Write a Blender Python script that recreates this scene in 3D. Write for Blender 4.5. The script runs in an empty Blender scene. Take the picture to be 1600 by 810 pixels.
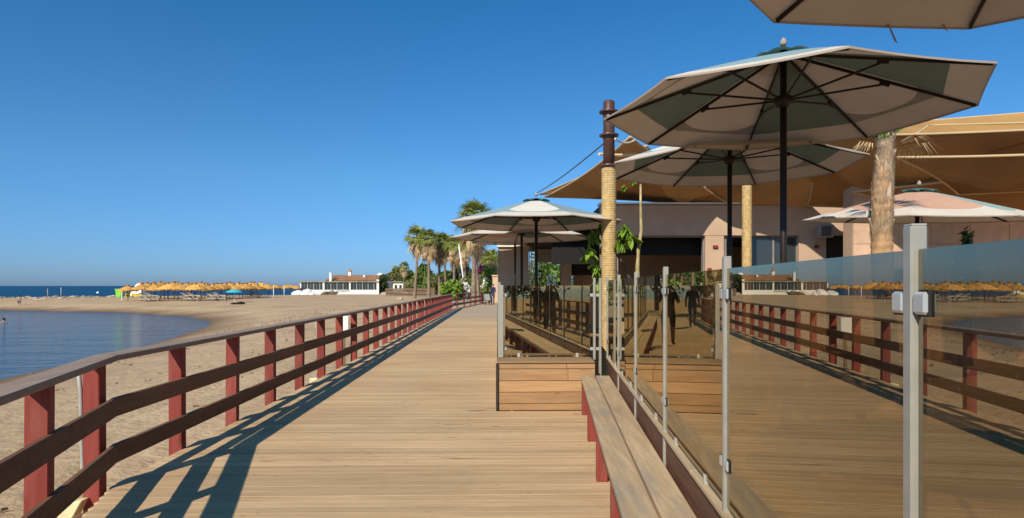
import bpy, bmesh, math, random
import numpy as np
from mathutils import Vector, Matrix, Euler
random.seed(7)
R = math.radians
sc = bpy.context.scene
col = sc.collection

# ------------------------------------------------------------------ camera
EYE = 1.65
cam_d = bpy.data.cameras.new('camera'); cam = bpy.data.objects.new('camera', cam_d); col.objects.link(cam)
cam.location = (0, 0, EYE); cam.rotation_euler = (R(90), 0, 0)
cam_d.sensor_width = 36; cam_d.lens = 22.5; cam_d.shift_y = 42/1600.0
cam_d.clip_start = 0.02; cam_d.clip_end = 40000
sc.camera = cam
# ------------------------------------------------------------------ sky and sun
SUN_EL, SUN_AZ = 36.0, 204.5           # sun behind the camera to the left
w = bpy.data.worlds.new('World'); sc.world = w; w.use_nodes = True
nt = w.node_tree; bg = nt.nodes['Background']
sky = nt.nodes.new('ShaderNodeTexSky'); sky.sky_type = 'NISHITA'; sky.sun_disc = False
sky.sun_elevation = R(SUN_EL); sky.sun_rotation = R(SUN_AZ)
sky.altitude = 2000; sky.air_density = 1.0; sky.dust_density = 3.4; sky.ozone_density = 10.0
tint = nt.nodes.new('ShaderNodeMix'); tint.data_type = 'RGBA'; tint.blend_type = 'MULTIPLY'; tint.inputs[0].default_value = 1.0
# clear-day tint: deep blue overhead, a greyer band of sea haze low down, the same in every direction
tcd = nt.nodes.new('ShaderNodeTexCoord'); sxy = nt.nodes.new('ShaderNodeSeparateXYZ'); rmp = nt.nodes.new('ShaderNodeValToRGB')
nt.links.new(tcd.outputs['Generated'], sxy.inputs[0]); nt.links.new(sxy.outputs[2], rmp.inputs[0])
rmp.color_ramp.elements[0].position = 0.0; rmp.color_ramp.elements[0].color = (.80, .93, 1.12, 1)
rmp.color_ramp.elements[1].position = 0.45; rmp.color_ramp.elements[1].color = (.37, 1.17, 1.24, 1)
e_ = rmp.color_ramp.elements.new(.16); e_.color = (.90, 1.22, 1.16, 1)
nt.links.new(rmp.outputs[0], tint.inputs[7])
nt.links.new(sky.outputs[0], tint.inputs[6]); nt.links.new(tint.outputs[2], bg.inputs[0]); bg.inputs[1].default_value = 0.10
sd_ = bpy.data.lights.new('sun', 'SUN'); sun = bpy.data.objects.new('sun', sd_); col.objects.link(sun)
sd_.energy = 4.6; sd_.angle = R(0.53); sd_.color = (1.0, 0.91, 0.75)
az = R(SUN_AZ); el = R(SUN_EL)
SV = Vector((math.sin(az)*math.cos(el), math.cos(az)*math.cos(el), math.sin(el)))
sun.rotation_euler = (-SV).to_track_quat('-Z', 'Y').to_euler()
sun.location = SV*60
# ------------------------------------------------------------------ exposure
sc.view_settings.view_transform = 'Standard'; sc.view_settings.look = 'None'
sc.view_settings.exposure = 0.18; sc.view_settings.gamma = 1.0
sc.render.engine = 'CYCLES'
cy = sc.cycles
cy.max_bounces = 10; cy.diffuse_bounces = 3; cy.glossy_bounces = 5; cy.transmission_bounces = 6
cy.transparent_max_bounces = 24; cy.caustics_reflective = False; cy.caustics_refractive = False
cy.use_denoising = True; cy.sample_clamp_indirect = 6.0

# ================================================================== helpers
def at(px, py, d):
    """photograph pixel (1600 wide) at a distance d -> point of the place"""
    return Vector(((px-800)/1000*d, d, EYE+(447-py)/1000*d))

class MB:
    def __init__(s): s.v=[]; s.f=[]; s.uv=[]; s.mi=[]
    def vert(s, p, uv=(0,0)): s.v.append(tuple(p)); s.uv.append(uv); return len(s.v)-1
    def face(s, idx, mi=0): s.f.append(tuple(idx)); s.mi.append(mi)
    def poly(s, pts, uvs=None, mi=0):
        b=len(s.v)
        for i,p in enumerate(pts): s.vert(p, uvs[i] if uvs else (0,0))
        s.face(range(b,b+len(pts)),mi); return s
    def hexa(s, c, mi=0):
        b=len(s.v)
        for p in c: s.vert(p)
        for q in ((0,3,2,1),(4,5,6,7),(0,1,5,4),(1,2,6,5),(2,3,7,6),(3,0,4,7)): s.face([b+i for i in q],mi)
        return s
    def box(s, x0,x1,y0,y1,z0,z1, mi=0):
        return s.hexa([(x0,y0,z0),(x1,y0,z0),(x1,y1,z0),(x0,y1,z0),(x0,y0,z1),(x1,y0,z1),(x1,y1,z1),(x0,y1,z1)],mi)
    def beam(s, a, b, w, h, up=(0,0,1), mi=0):
        """bar from a to b; w sideways, h along up"""
        a=Vector(a); b=Vector(b); d=(b-a).normalized(); side=d.cross(Vector(up))
        if side.length<1e-6: side=Vector((1,0,0))
        side.normalize(); u=side.cross(d).normalized(); side=side*w/2; u=u*h/2
        c=[a-side-u,a+side-u,b+side-u,b-side-u,a-side+u,a+side+u,b+side+u,b-side+u]
        return s.hexa(c,mi)
    def tube(s, pts, rad, n=8, mi=0, cap=True):
        pts=[Vector(p) for p in pts]
        if not hasattr(rad,'__len__'): rad=[rad]*len(pts)
        rings=[]; ref=None
        for i,p in enumerate(pts):
            d=(pts[min(i+1,len(pts)-1)]-pts[max(i-1,0)]).normalized()
            if ref is None: ref=Vector((1,0,0)) if abs(d.x)<.8 else Vector((0,1,0))
            u=(ref-d*ref.dot(d)).normalized(); ref=u; v=d.cross(u)
            rings.append([s.vert(p+(u*math.cos(2*math.pi*k/n)+v*math.sin(2*math.pi*k/n))*rad[i]) for k in range(n)])
        for a,b in zip(rings[:-1],rings[1:]):
            for k in range(n): s.face((a[k],a[(k+1)%n],b[(k+1)%n],b[k]),mi)
        if cap: s.face(rings[0][::-1],mi); s.face(rings[-1],mi)
        return s
    def lathe(s, prof, n=16, c=(0,0,0), jit=0, mi=0, rng=random, capt=True):
        rings=[]
        for r,z in prof:
            rings.append([s.vert((c[0]+(r+rng.uniform(-jit,jit)*(1 if r>.01 else 0))*math.cos(2*math.pi*k/n), c[1]+(r+rng.uniform(-jit,jit)*(1 if r>.01 else 0))*math.sin(2*math.pi*k/n), c[2]+z+rng.uniform(-jit,jit)*.5)) for k in range(n)])
        for a,b in zip(rings[:-1],rings[1:]):
            for k in range(n): s.face((a[k],a[(k+1)%n],b[(k+1)%n],b[k]),mi)
        if capt: s.face(rings[-1],mi); s.face(rings[0][::-1],mi)
        return s
    def mesh(s, name, mats, smooth=False, off=None, bevel=0):
        me=bpy.data.meshes.new(name)
        v=s.v
        if off is not None: v=[(a-off[0],b-off[1],c-off[2]) for a,b,c in v]
        me.from_pydata(v,[],s.f)
        uvl=me.uv_layers.new(name='UVMap')
        li=np.empty(len(me.loops),dtype=np.int32); me.loops.foreach_get('vertex_index',li)
        uvl.data.foreach_set('uv',np.array(s.uv,dtype=np.float32)[li].ravel())
        if not isinstance(mats,(list,tuple)): mats=[mats]
        for m in mats: me.materials.append(m)
        if len(mats)>1: me.polygons.foreach_set('material_index',s.mi)
        if smooth: me.polygons.foreach_set('use_smooth',[True]*len(me.polygons))
        if bevel:
            bm=bmesh.new(); bm.from_mesh(me)
            bmesh.ops.bevel(bm,geom=bm.edges[:],offset=bevel,segments=1,affect='EDGES',clamp_overlap=True)
            bm.to_mesh(me); bm.free()
        me.update(); return me

def tag(o, label=None, cat=None, group=None, kind=None):
    if label: o['label']=label
    if cat: o['category']=cat
    if group: o['group']=group
    if kind: o['kind']=kind
    return o
def empty(name, loc, rz=0, label=None, cat=None, group=None):
    o=bpy.data.objects.new(name,None); col.objects.link(o); o.location=loc; o.rotation_euler=(0,0,rz)
    o.empty_display_size=.2
    return tag(o,label,cat,group)
def wloc(p):
    l=Vector((0,0,0))
    while p is not None: l=l+Vector(p.location); p=p.parent
    return l
def ob(name, me, parent=None, loc=(0,0,0)):
    o=bpy.data.objects.new(name,me); col.objects.link(o); o.parent=parent; o.location=loc; return o
def part(name, mb, mat, parent=None, smooth=False, bevel=0, local=False):
    """mesh object from an MB; vertices are world coordinates unless local"""
    if local: return ob(name, mb.mesh(name,mat,smooth,None,bevel), parent)
    a=np.array(mb.v); c=(a.min(0)+a.max(0))/2; c[2]=a[:,2].min()
    c=Vector([float(t) for t in c])
    return ob(name, mb.mesh(name,mat,smooth,c,bevel), parent, c-wloc(parent))
def kids(o): return [c for c in bpy.data.objects if c.parent==o]
def copy_tree(o, parent=None):
    c=o.copy(); col.objects.link(c); c.parent=parent
    for ch in o.children: copy_tree(ch,c)
    return c

# ------------------------------------------------------------------ materials
def nodes(m): return m.node_tree.nodes, m.node_tree.links
def new_mat(name):
    m=bpy.data.materials.new(name); m.use_nodes=True; return m
def N(m,t,**k):
    n=m.node_tree.nodes.new(t)
    for a,b in k.items(): setattr(n,a,b)
    return n
def noise(m, vec, scale, detail=4, rough=.55, sc3=None):
    if sc3 is not None:
        mp=N(m,'ShaderNodeMapping'); mp.inputs['Scale'].default_value=sc3; m.node_tree.links.new(vec,mp.inputs[0]); vec=mp.outputs[0]
    n=N(m,'ShaderNodeTexNoise'); n.inputs['Scale'].default_value=scale; n.inputs['Detail'].default_value=detail; n.inputs['Roughness'].default_value=rough
    m.node_tree.links.new(vec,n.inputs['Vector']); return n.outputs['Fac']
def ramp(m, fac, stops):
    r=N(m,'ShaderNodeValToRGB'); e=r.color_ramp.elements
    while len(e)<len(stops): e.new(.5)
    for i,(p,c) in enumerate(stops): e[i].position=p; e[i].color=(*c,1) if len(c)==3 else c
    m.node_tree.links.new(fac,r.inputs[0]); return r.outputs[0]
def mix(m, a, b, fac, mode='MIX'):
    n=N(m,'ShaderNodeMix',data_type='RGBA',blend_type=mode)
    L=m.node_tree.links
    for s,i in ((a,6),(b,7),(fac,0)):
        if hasattr(s,'links') or hasattr(s,'is_linked'): L.new(s,n.inputs[i])
        else: n.inputs[i].default_value = (*s,1) if hasattr(s,'__len__') and len(s)==3 else s
    return n.outputs[2]
def mth(m, op, a, b=None, c=None):
    n=N(m,'ShaderNodeMath',operation=op)
    for i,s in enumerate((a,b,c)):
        if s is None: continue
        if hasattr(s,'is_linked'): m.node_tree.links.new(s,n.inputs[i])
        else: n.inputs[i].default_value=s
    return n.outputs[0]
def N_y(m,p):
    s_=N(m,'ShaderNodeSeparateXYZ'); m.node_tree.links.new(p,s_.inputs[0]); return s_.outputs[1]
def pos(m): return N(m,'ShaderNodeNewGeometry').outputs['Position']
def objc(m): return N(m,'ShaderNodeTexCoord').outputs['Object']
def rnd(m): return N(m,'ShaderNodeObjectInfo').outputs['Random']
def bump(m, h, strength=.3, dist=.02):
    b=N(m,'ShaderNodeBump'); b.inputs['Strength'].default_value=strength; b.inputs['Distance'].default_value=dist
    m.node_tree.links.new(h,b.inputs['Height']); m.node_tree.links.new(b.outputs[0],m.node_tree.nodes['Principled BSDF'].inputs['Normal'])
def setc(m, c, rough=.6, spec=.3, metal=0):
    p=m.node_tree.nodes['Principled BSDF']
    if hasattr(c,'is_linked'): m.node_tree.links.new(c,p.inputs['Base Color'])
    else: p.inputs['Base Color'].default_value=(*c,1)
    if hasattr(rough,'is_linked'): m.node_tree.links.new(rough,p.inputs['Roughness'])
    else: p.inputs['Roughness'].default_value=rough
    p.inputs['Specular IOR Level'].default_value=spec; p.inputs['Metallic'].default_value=metal
def plain(name, c, rough=.6, var=.15, scale=6, metal=0, bmp=0, spec=.3, randv=0):
    m=new_mat(name); p=pos(m)
    f=noise(m,p,scale,5)
    c1=tuple(max(0,x*(1-var)) for x in c); c2=tuple(min(1,x*(1+var)) for x in c)
    cc=ramp(m,f,[(.3,c1),(.7,c2)])
    if randv:
        r=mth(m,'MULTIPLY_ADD',rnd(m),2*randv,1-randv)
        cc=mix(m,cc,N(m,'ShaderNodeCombineColor').outputs[0],0)  # placeholder keeps the chain simple
        hs=N(m,'ShaderNodeHueSaturation'); m.node_tree.links.new(cc,hs.inputs['Color']); m.node_tree.links.new(r,hs.inputs['Value']); cc=hs.outputs[0]
    setc(m,cc,rough,spec,metal)
    if bmp: bump(m,noise(m,p,scale*4,6),bmp,.01)
    return m
def wood(name, c1, c2, grain='Y', rough=.7, randv=.18, bmp=.35, sc=1.0, wear=None, coord='pos', dirt=False):
    m=new_mat(name); p=pos(m) if coord=='pos' else objc(m)
    # each board gets its own piece of grain
    off=N(m,'ShaderNodeVectorMath',operation='ADD'); cmb=N(m,'ShaderNodeCombineXYZ')
    rr=mth(m,'MULTIPLY',rnd(m),37.0)
    for i in range(3): m.node_tree.links.new(rr,cmb.inputs[i])
    m.node_tree.links.new(p,off.inputs[0]); m.node_tree.links.new(cmb.outputs[0],off.inputs[1]); p2=off.outputs[0]
    s3={'X':(.06,1,1),'Y':(1,.06,1),'Z':(1,1,.06)}[grain]
    g1=noise(m,p2,26*sc,6,.65,s3); g2=noise(m,p2,2.2*sc,3,.5,tuple(max(.2,t) for t in s3)); g3=noise(m,p2,90*sc,3,.7,s3)
    k=noise(m,p2,5*sc,2,.5,tuple(max(.35,t) for t in s3))
    f=mth(m,'ADD',mth(m,'MULTIPLY',g1,.55),mth(m,'ADD',mth(m,'MULTIPLY',g2,.3),mth(m,'MULTIPLY',g3,.15)))
    cc=ramp(m,f,[(.33,c1),(.5,tuple((a+b)/2 for a,b in zip(c1,c2))),(.66,c2)])
    knot=ramp(m,k,[(.70,(1,1,1)),(.76,(.45,.40,.36))])
    cc=mix(m,cc,knot,.8,'MULTIPLY')
    if wear: cc=mix(m,cc,wear,ramp(m,noise(m,p2,3.5,5,.7,tuple(max(.25,t) for t in s3)),[(.50,(0,0,0)),(.68,(.8,.8,.8))]))
    hs=N(m,'ShaderNodeHueSaturation'); m.node_tree.links.new(cc,hs.inputs['Color'])
    m.node_tree.links.new(mth(m,'MULTIPLY_ADD',rnd(m),2*randv,1-randv),hs.inputs['Value'])
    cc=hs.outputs[0]
    if dirt:
        q=pos(m); d1=ramp(m,noise(m,q,21,3,.6,(.45,1,1)),[(.63,(1,1,1)),(.70,(.36,.30,.25))]); cc=mix(m,cc,d1,ramp(m,noise(m,q,.9,3),[(.42,(.1,.1,.1)),(.62,(.9,.9,.9))]),'MULTIPLY')
        d2=ramp(m,noise(m,q,.55,4,.6,(.6,1,1)),[(.35,(.86,.83,.80)),(.65,(1.0,1.0,1.0))]); cc=mix(m,cc,d2,1.0,'MULTIPLY')
        f=mth(m,'ADD',f,mth(m,'MULTIPLY',mth(m,'SINE',mth(m,'MULTIPLY',N_y(m,q),251.3)),.25))
    setc(m,cc,rough,.25); bump(m,f,bmp,.006)
    return m
M={}
M['deck']=wood('deck_board',(.455,.30,.163),(.69,.486,.285),'X',.8,.11,.5,dirt=True)
M['bench']=wood('bench_board',(.34,.23,.13),(.66,.48,.29),'Y',.75,.08,.4,wear=(.33,.28,.23))
M['front_wood']=wood('orange_board',(.31,.165,.075),(.50,.30,.15),'X',.65,.12,.4,wear=(.30,.20,.12))
M['wall_wood']=wood('dark_board',(.075,.03,.018),(.16,.07,.04),'Y',.6,.15,.3)
M['rail']=wood('brown_rail',(.105,.050,.026),(.215,.115,.062),'Y',.7,.10,.35)
M['handrail']=wood('weathered_handrail',(.20,.14,.10),(.38,.28,.21),'Y',.75,.08,.4)
M['post_red']=wood('red_post',(.17,.030,.023),(.285,.055,.042),'Z',.65,.12,.4,wear=(.27,.085,.065))
M['ledge']=wood('ledge_board',(.20,.12,.06),(.38,.24,.13),'X',.65,.1,.3)
M['table_wood']=wood('table_board',(.20,.10,.04),(.36,.20,.09),'X',.5,.15,.2)
M['steel']=plain('brushed_post',(.38,.355,.30),.42,.08,20,.25)
M['steel_clamp']=plain('clamp_metal',(.60,.58,.54),.3,.05,20,.45)
M['rubber']=plain('black_rubber',(.02,.02,.02),.6)
M['dark_metal']=plain('dark_bronze_metal',(.030,.018,.014),.45,.2,9,.2)
M['mast_paint']=plain('brown_mast_paint',(.095,.045,.035),.4,.15,7,.1)
M['rope']=plain('straw_rope',(.50,.34,.15),.85,.25,14,0,.4)
M['conduit']=plain('grey_conduit',(.35,.33,.30),.5)
M['cream_box']=plain('cream_box',(.75,.62,.36),.6)
M['white']=plain('white_plaster',(.80,.78,.74),.7,.06,3)
M['pink_wall']=plain('pinkish_plaster',(.50,.345,.24),.8,.08,2,0,.1)
M['pink_stone']=plain('pink_stone',(.58,.38,.26),.7,.12,5,0,.15,randv=.12)
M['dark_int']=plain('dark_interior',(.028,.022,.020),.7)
M['black_cloth']=plain('black_cloth',(.012,.011,.011),.8)
M['grey_frame']=plain('grey_window_frame',(.22,.20,.19),.5)
M['green_leaf']=plain('leaf_green',(.10,.15,.028),.5,.45,2.2,0,0,.35)
M['dark_leaf']=plain('leaf_dark',(.05,.085,.022),.55,.45,2.0)
M['bright_leaf']=plain('leaf_bright',(.16,.26,.03),.45,.35,5)
M['olive_leaf']=plain('leaf_olive',(.17,.165,.055),.6,.45,1.6)
M['dry_leaf']=plain('leaf_dry',(.50,.35,.19),.8,.4,2.5)
M['palm_leaf']=plain('palm_leaf',(.25,.27,.058),.5,.4,1.4)
M['trunk']=plain('palm_trunk',(.23,.17,.12),.9,.35,3.5,0,.6)
M['bark']=plain('bark',(.12,.085,.055),.9,.3,4,0,.4)
M['thatch']=plain('thatch',(.60,.31,.075),.9,.4,4,0,.5,randv=.28)
M['thatch_dark']=plain('thatch_tuft',(.34,.19,.065),.9,.35,4)
M['pole_wood']=plain('pole_wood',(.20,.13,.08),.8)
M['rock']=plain('rock',(.30,.25,.20),.9,.35,2.0,0,.5)
M['pale_stone']=plain('pale_stone',(.44,.35,.27),.9,.2,1.5)
M['white_plastic']=plain('white_plastic',(.78,.77,.74),.4,.04)
M['turquoise']=plain('turquoise_cloth',(.05,.45,.50),.7)
M['lime']=plain('lime_plastic',(.22,.62,.05),.5)
M['yellow']=plain('yellow_plastic',(.75,.58,.06),.6)
M['roof_tile']=plain('terracotta_tile',(.42,.22,.12),.85,.3,1.2)
M['roof_flat']=plain('mossy_roof_edge',(.26,.24,.15),.85,.4,1.5)
M['skin']=plain('skin',(.42,.24,.16),.6)
M['magenta']=plain('bougainvillea_flower',(.42,.03,.20),.6,.3)
M['flower_white']=plain('white_flower',(.75,.74,.68),.6)
M['speaker']=plain('pale_speaker',(.30,.28,.25),.5)
M['speaker_dark']=plain('speaker_grille',(.10,.09,.085),.6)
M['red_box']=plain('red_alarm',(.22,.03,.02),.5)
M['cable']=plain('steel_cable',(.10,.10,.10),.4,.1,5,.5)
M['strap']=plain('pale_strap',(.70,.58,.40),.7)
M['window_dark']=new_mat('dark_glazing'); setc(M['window_dark'],(.035,.045,.05),.06,.6)

def fabric(name, c, trans=.25, var=.06, scale=2.5):
    m=new_mat(name); n,L=nodes(m); p=pos(m)
    cc=ramp(m,noise(m,p,scale,5),[(.3,tuple(x*(1-var) for x in c)),(.7,tuple(min(1,x*(1+var)) for x in c))])
    setc(m,cc,.85,.1); bump(m,noise(m,p,260,2),.08,.002)
    t=N(m,'ShaderNodeBsdfTranslucent'); L.new(cc,t.inputs[0]); mx=N(m,'ShaderNodeMixShader'); mx.inputs[0].default_value=trans
    L.new(n['Principled BSDF'].outputs[0],mx.inputs[1]); L.new(t.outputs[0],mx.inputs[2]); L.new(mx.outputs[0],n['Material Output'].inputs[0])
    return m
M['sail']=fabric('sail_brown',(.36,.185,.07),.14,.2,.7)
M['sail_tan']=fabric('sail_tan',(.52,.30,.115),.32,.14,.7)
def printed(name, ground, shape, border, uground, ushape, uborder, trans=.10, ell=True):
    """umbrella cloth: u across the panel (-1..1), v from top to rim, with a border band and a rounded patch"""
    m=new_mat(name); n,L=nodes(m)
    uv=N(m,'ShaderNodeUVMap'); uv.uv_map='UVMap'; s=N(m,'ShaderNodeSeparateXYZ'); L.new(uv.outputs[0],s.inputs[0])
    u,v=s.outputs[0],s.outputs[1]
    back=N(m,'ShaderNodeNewGeometry').outputs['Backfacing']     # the underside gets darker colours than the top
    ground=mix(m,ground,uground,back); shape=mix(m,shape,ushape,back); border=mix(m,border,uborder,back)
    cc=ground
    if ell:
        # u here is metric: half width grows with v
        a=mth(m,'DIVIDE',u,.335); b=mth(m,'DIVIDE',mth(m,'SUBTRACT',v,.42),.375)
        r2=mth(m,'ADD',mth(m,'POWER',mth(m,'ABSOLUTE',a),3.0),mth(m,'POWER',mth(m,'ABSOLUTE',b),3.0))
        cc=mix(m,ground,shape,mth(m,'LESS_THAN',r2,1.0))
    cc=mix(m,cc,border,mth(m,'GREATER_THAN',v,.825))
    dirt=ramp(m,noise(m,pos(m),3.0,5),[(.3,(.90,.88,.86)),(.7,(1,1,1))])
    cc=mix(m,cc,dirt,1.0,'MULTIPLY')
    setc(m,cc,.85,.1); bump(m,noise(m,pos(m),4,3),.25,.02)
    t=N(m,'ShaderNodeBsdfTranslucent'); L.new(cc,t.inputs[0]); mx=N(m,'ShaderNodeMixShader'); mx.inputs[0].default_value=trans
    L.new(n['Principled BSDF'].outputs[0],mx.inputs[1]); L.new(t.outputs[0],mx.inputs[2]); L.new(mx.outputs[0],n['Material Output'].inputs[0])
    return m
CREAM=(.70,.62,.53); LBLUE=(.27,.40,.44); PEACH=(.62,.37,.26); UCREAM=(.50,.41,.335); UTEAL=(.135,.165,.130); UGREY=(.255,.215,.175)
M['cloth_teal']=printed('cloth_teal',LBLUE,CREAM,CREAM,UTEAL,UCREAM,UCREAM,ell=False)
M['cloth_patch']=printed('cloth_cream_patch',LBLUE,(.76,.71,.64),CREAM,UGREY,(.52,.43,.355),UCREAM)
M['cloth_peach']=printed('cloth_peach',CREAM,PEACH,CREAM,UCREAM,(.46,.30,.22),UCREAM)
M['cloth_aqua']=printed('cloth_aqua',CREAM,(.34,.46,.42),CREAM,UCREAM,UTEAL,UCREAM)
M['cloth_cap']=fabric('cloth_cap',(.10,.20,.19),.3)

def glass_mat(name, tint, gloss, r0):
    m=new_mat(name); n,L=nodes(m); n.remove(n['Principled BSDF'])
    lw=N(m,'ShaderNodeLayerWeight'); lw.inputs[0].default_value=.5
    f=mth(m,'MULTIPLY_ADD',mth(m,'POWER',lw.outputs['Facing'],4.0),1-r0,r0)
    t=N(m,'ShaderNodeBsdfTransparent'); t.inputs[0].default_value=(*tint,1)
    g=N(m,'ShaderNodeBsdfGlossy'); g.inputs['Roughness'].default_value=0.0; g.inputs[0].default_value=(*gloss,1)
    bm_=N(m,'ShaderNodeBump'); bm_.inputs['Strength'].default_value=.010; bm_.inputs['Distance'].default_value=.02
    L.new(noise(m,pos(m),1.3,1),bm_.inputs['Height']); L.new(bm_.outputs[0],g.inputs['Normal'])
    mx=N(m,'ShaderNodeMixShader'); L.new(f,mx.inputs[0]); L.new(t.outputs[0],mx.inputs[1]); L.new(g.outputs[0],mx.inputs[2])
    df=N(m,'ShaderNodeBsdfDiffuse'); df.inputs[0].default_value=(.55,.50,.42,1); mz=N(m,'ShaderNodeMixShader')
    sp_=ramp(m,noise(m,pos(m),55,2,.5),[(.66,(0,0,0)),(.72,(1,1,1))]); sm=ramp(m,noise(m,pos(m),2.2,5,.65),[(.42,(0,0,0)),(.75,(1,1,1))])
    L.new(mth(m,'ADD',mth(m,'MULTIPLY',sp_,mth(m,'MULTIPLY',sm,.14)),mth(m,'MULTIPLY_ADD',sm,.022,.003)),mz.inputs[0]); L.new(mx.outputs[0],mz.inputs[1]); L.new(df.outputs[0],mz.inputs[2])
    L.new(mz.outputs[0],n['Material Output'].inputs[0]); return m
M['glass']=glass_mat('bronze_glass',(.42,.34,.24),(.93,.86,.69),.27)
M['glass_front']=glass_mat('amber_glass',(.28,.21,.13),(1.0,.83,.52),.52)
M['glass_clear']=glass_mat('clear_glass',(.85,.90,.88),(.95,.97,1.0),.06)

# sand: dry on top, dark where it is wet by the water line
m=M['sand']=new_mat('sand'); p=pos(m)
n1=noise(m,p,.25,5); n2=noise(m,p,3.5,6,.6); n3=noise(m,p,40,4)
f=mth(m,'ADD',mth(m,'MULTIPLY',n1,.5),mth(m,'ADD',mth(m,'MULTIPLY',n2,.35),mth(m,'MULTIPLY',n3,.15)))
c=ramp(m,f,[(.36,(.37,.25,.14)),(.5,(.49,.34,.20)),(.64,(.57,.41,.25))])
spk=ramp(m,noise(m,p,11,3,.5),[(.66,(1,1,1)),(.72,(.55,.47,.40))]); c=mix(m,c,spk,ramp(m,noise(m,p,.7,3),[(.48,(0,0,0)),(.62,(.8,.8,.8))]),'MULTIPLY')
sx=N(m,'ShaderNodeSeparateXYZ'); m.node_tree.links.new(p,sx.inputs[0])
zz=mth(m,'ADD',sx.outputs[2],mth(m,'MULTIPLY',mth(m,'SUBTRACT',n1,.5),.25))
wet=ramp(m,mth(m,'MULTIPLY_ADD',zz,1.0,1.25),[(.06,(.36,.33,.31)),(.22,(.62,.58,.55)),(.46,(1,1,1))])
c=mix(m,c,wet,1.0,'MULTIPLY'); setc(m,c,.9,.2)
hh=mth(m,'ADD',mth(m,'MULTIPLY',noise(m,p,2.6,4),1.0),mth(m,'MULTIPLY',noise(m,p,9,5),.5)); bump(m,hh,.75,.09)
# water
m=M['water']=new_mat('water'); p=pos(m)
big=noise(m,p,.02,3); c=ramp(m,big,[(.35,(.006,.055,.125)),(.65,(.012,.08,.16))]); open_=ramp(m,mth(m,'MULTIPLY',N_y(m,p),.01),[(.88,(0,0,0)),(.96,(1,1,1))]); setc(m,c,mth(m,'MULTIPLY_ADD',open_,.42,.08),.5); m.node_tree.links.new(mth(m,'MULTIPLY_ADD',open_,-.33,.5),m.node_tree.nodes['Principled BSDF'].inputs['Specular IOR Level'])
h=mth(m,'ADD',mth(m,'MULTIPLY',noise(m,p,1.1,6,.6,(1,1.8,1)),1.0),mth(m,'MULTIPLY',noise(m,p,.25,3,.5,(1,2.2,1)),1.2)); bump(m,h,1.0,.30)
m=M['terrace']=new_mat('terrace_floor'); p=pos(m)
wv=N(m,'ShaderNodeTexBrick'); wv.inputs['Scale'].default_value=1; wv.inputs['Brick Width'].default_value=2.4; wv.inputs['Row Height'].default_value=.14; wv.inputs['Mortar Size'].default_value=.006
wv.inputs['Color1'].default_value=(.44,.30,.17,1); wv.inputs['Color2'].default_value=(.54,.38,.22,1); wv.inputs['Mortar'].default_value=(.05,.035,.02,1); m.node_tree.links.new(p,wv.inputs[0])
setc(m,wv.outputs[0],.75)
m=M['deck_far']=new_mat('deck_far'); p=pos(m)
wv=N(m,'ShaderNodeTexBrick'); wv.inputs['Scale'].default_value=1; wv.inputs['Brick Width'].default_value=30; wv.inputs['Row Height'].default_value=.145; wv.inputs['Mortar Size'].default_value=.004
wv.inputs['Color1'].default_value=(.45,.32,.20,1); wv.inputs['Color2'].default_value=(.52,.38,.245,1); wv.inputs['Mortar'].default_value=(.2,.13,.08,1); m.node_tree.links.new(p,wv.inputs[0])
setc(m,wv.outputs[0],.75)

# ================================================================== the land and the water
WATER=-1.2
lagoon=np.array([(-15,18),(-14,5),(-15,-60),(-420,-60),(-420,84),(-120,80),(-60,75),(-41,68),(-30,59),(-24,51),(-20.8,43.5),(-19.3,38),(-18,33.5),(-16.9,28),(-15.8,22)],float)
coast=np.array([(-600,96),(-160,106),(-95,118),(-60,150),(-52,205),(-80,700),(-90,3000),(-5000,3000),(-5000,96)],float)
def sdf(poly, X, Y):
    d=np.full(X.shape,1e18); inside=np.zeros(X.shape,bool); n=len(poly)
    for i in range(n):
        a=poly[i]; b=poly[(i+1)%n]; e=b-a
        wx=X-a[0]; wy=Y-a[1]; t=np.clip((wx*e[0]+wy*e[1])/(e@e),0,1)
        d=np.minimum(d,(wx-e[0]*t)**2+(wy-e[1]*t)**2)
        c=((a[1]<=Y)&(b[1]>Y))|((b[1]<=Y)&(a[1]>Y))
        with np.errstate(divide='ignore',invalid='ignore'):
            xi=a[0]+(Y-a[1])*e[0]/e[1] if e[1]!=0 else np.full(X.shape,np.inf)
        inside^=c&(X<xi)
    d=np.sqrt(d); return np.where(inside,-d,d)
rs=np.random.RandomState(3)
ph=rs.uniform(0,6.28,(24,)); kx=rs.uniform(-1,1,(24,)); ky=rs.uniform(-1,1,(24,))
def land_z(X,Y):
    s=np.minimum(sdf(lagoon,X,Y),sdf(coast,X,Y))
    wob=sum(np.sin(kx[i]*X*.35+ky[i]*Y*.35+ph[i]) for i in range(8))/8
    s=s+wob*.5
    z=np.where(s>0, .9*(1-np.exp(-np.maximum(s,0)/6.5)), .16*s)
    z=np.maximum(z,-3)
    rough=sum(np.sin(kx[i]*X*2.6+ky[i]*Y*2.6+ph[i]) for i in range(8,24))/16
    rough2=sum(np.sin(kx[i]*X*6.5+ky[i]*Y*6.5+ph[i]*2) for i in range(8,24))/16
    near=np.clip((s-1)/5,0,1)
    z=z+near*(.055*rough+.045*rough2)
    lat=X+.023*Y
    for c0,am in ((-4.9,.05),(-6.5,.05),(-8.3,.035),(-9.9,.035)):
        cc_=c0+.35*np.sin(Y*.16+c0); z=z+near*am*(-np.exp(-((lat-cc_)/.16)**2)+.6*np.exp(-((lat-cc_-.3)/.14)**2)+.4*np.exp(-((lat-cc_+.3)/.14)**2))
    spit=np.clip((Y-85)/15,0,1)*np.clip((-X-30)/20,0,1)*np.clip(s/6,0,1)
    z=z+spit*.12*(wob+.5)
    return WATER+z
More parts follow.
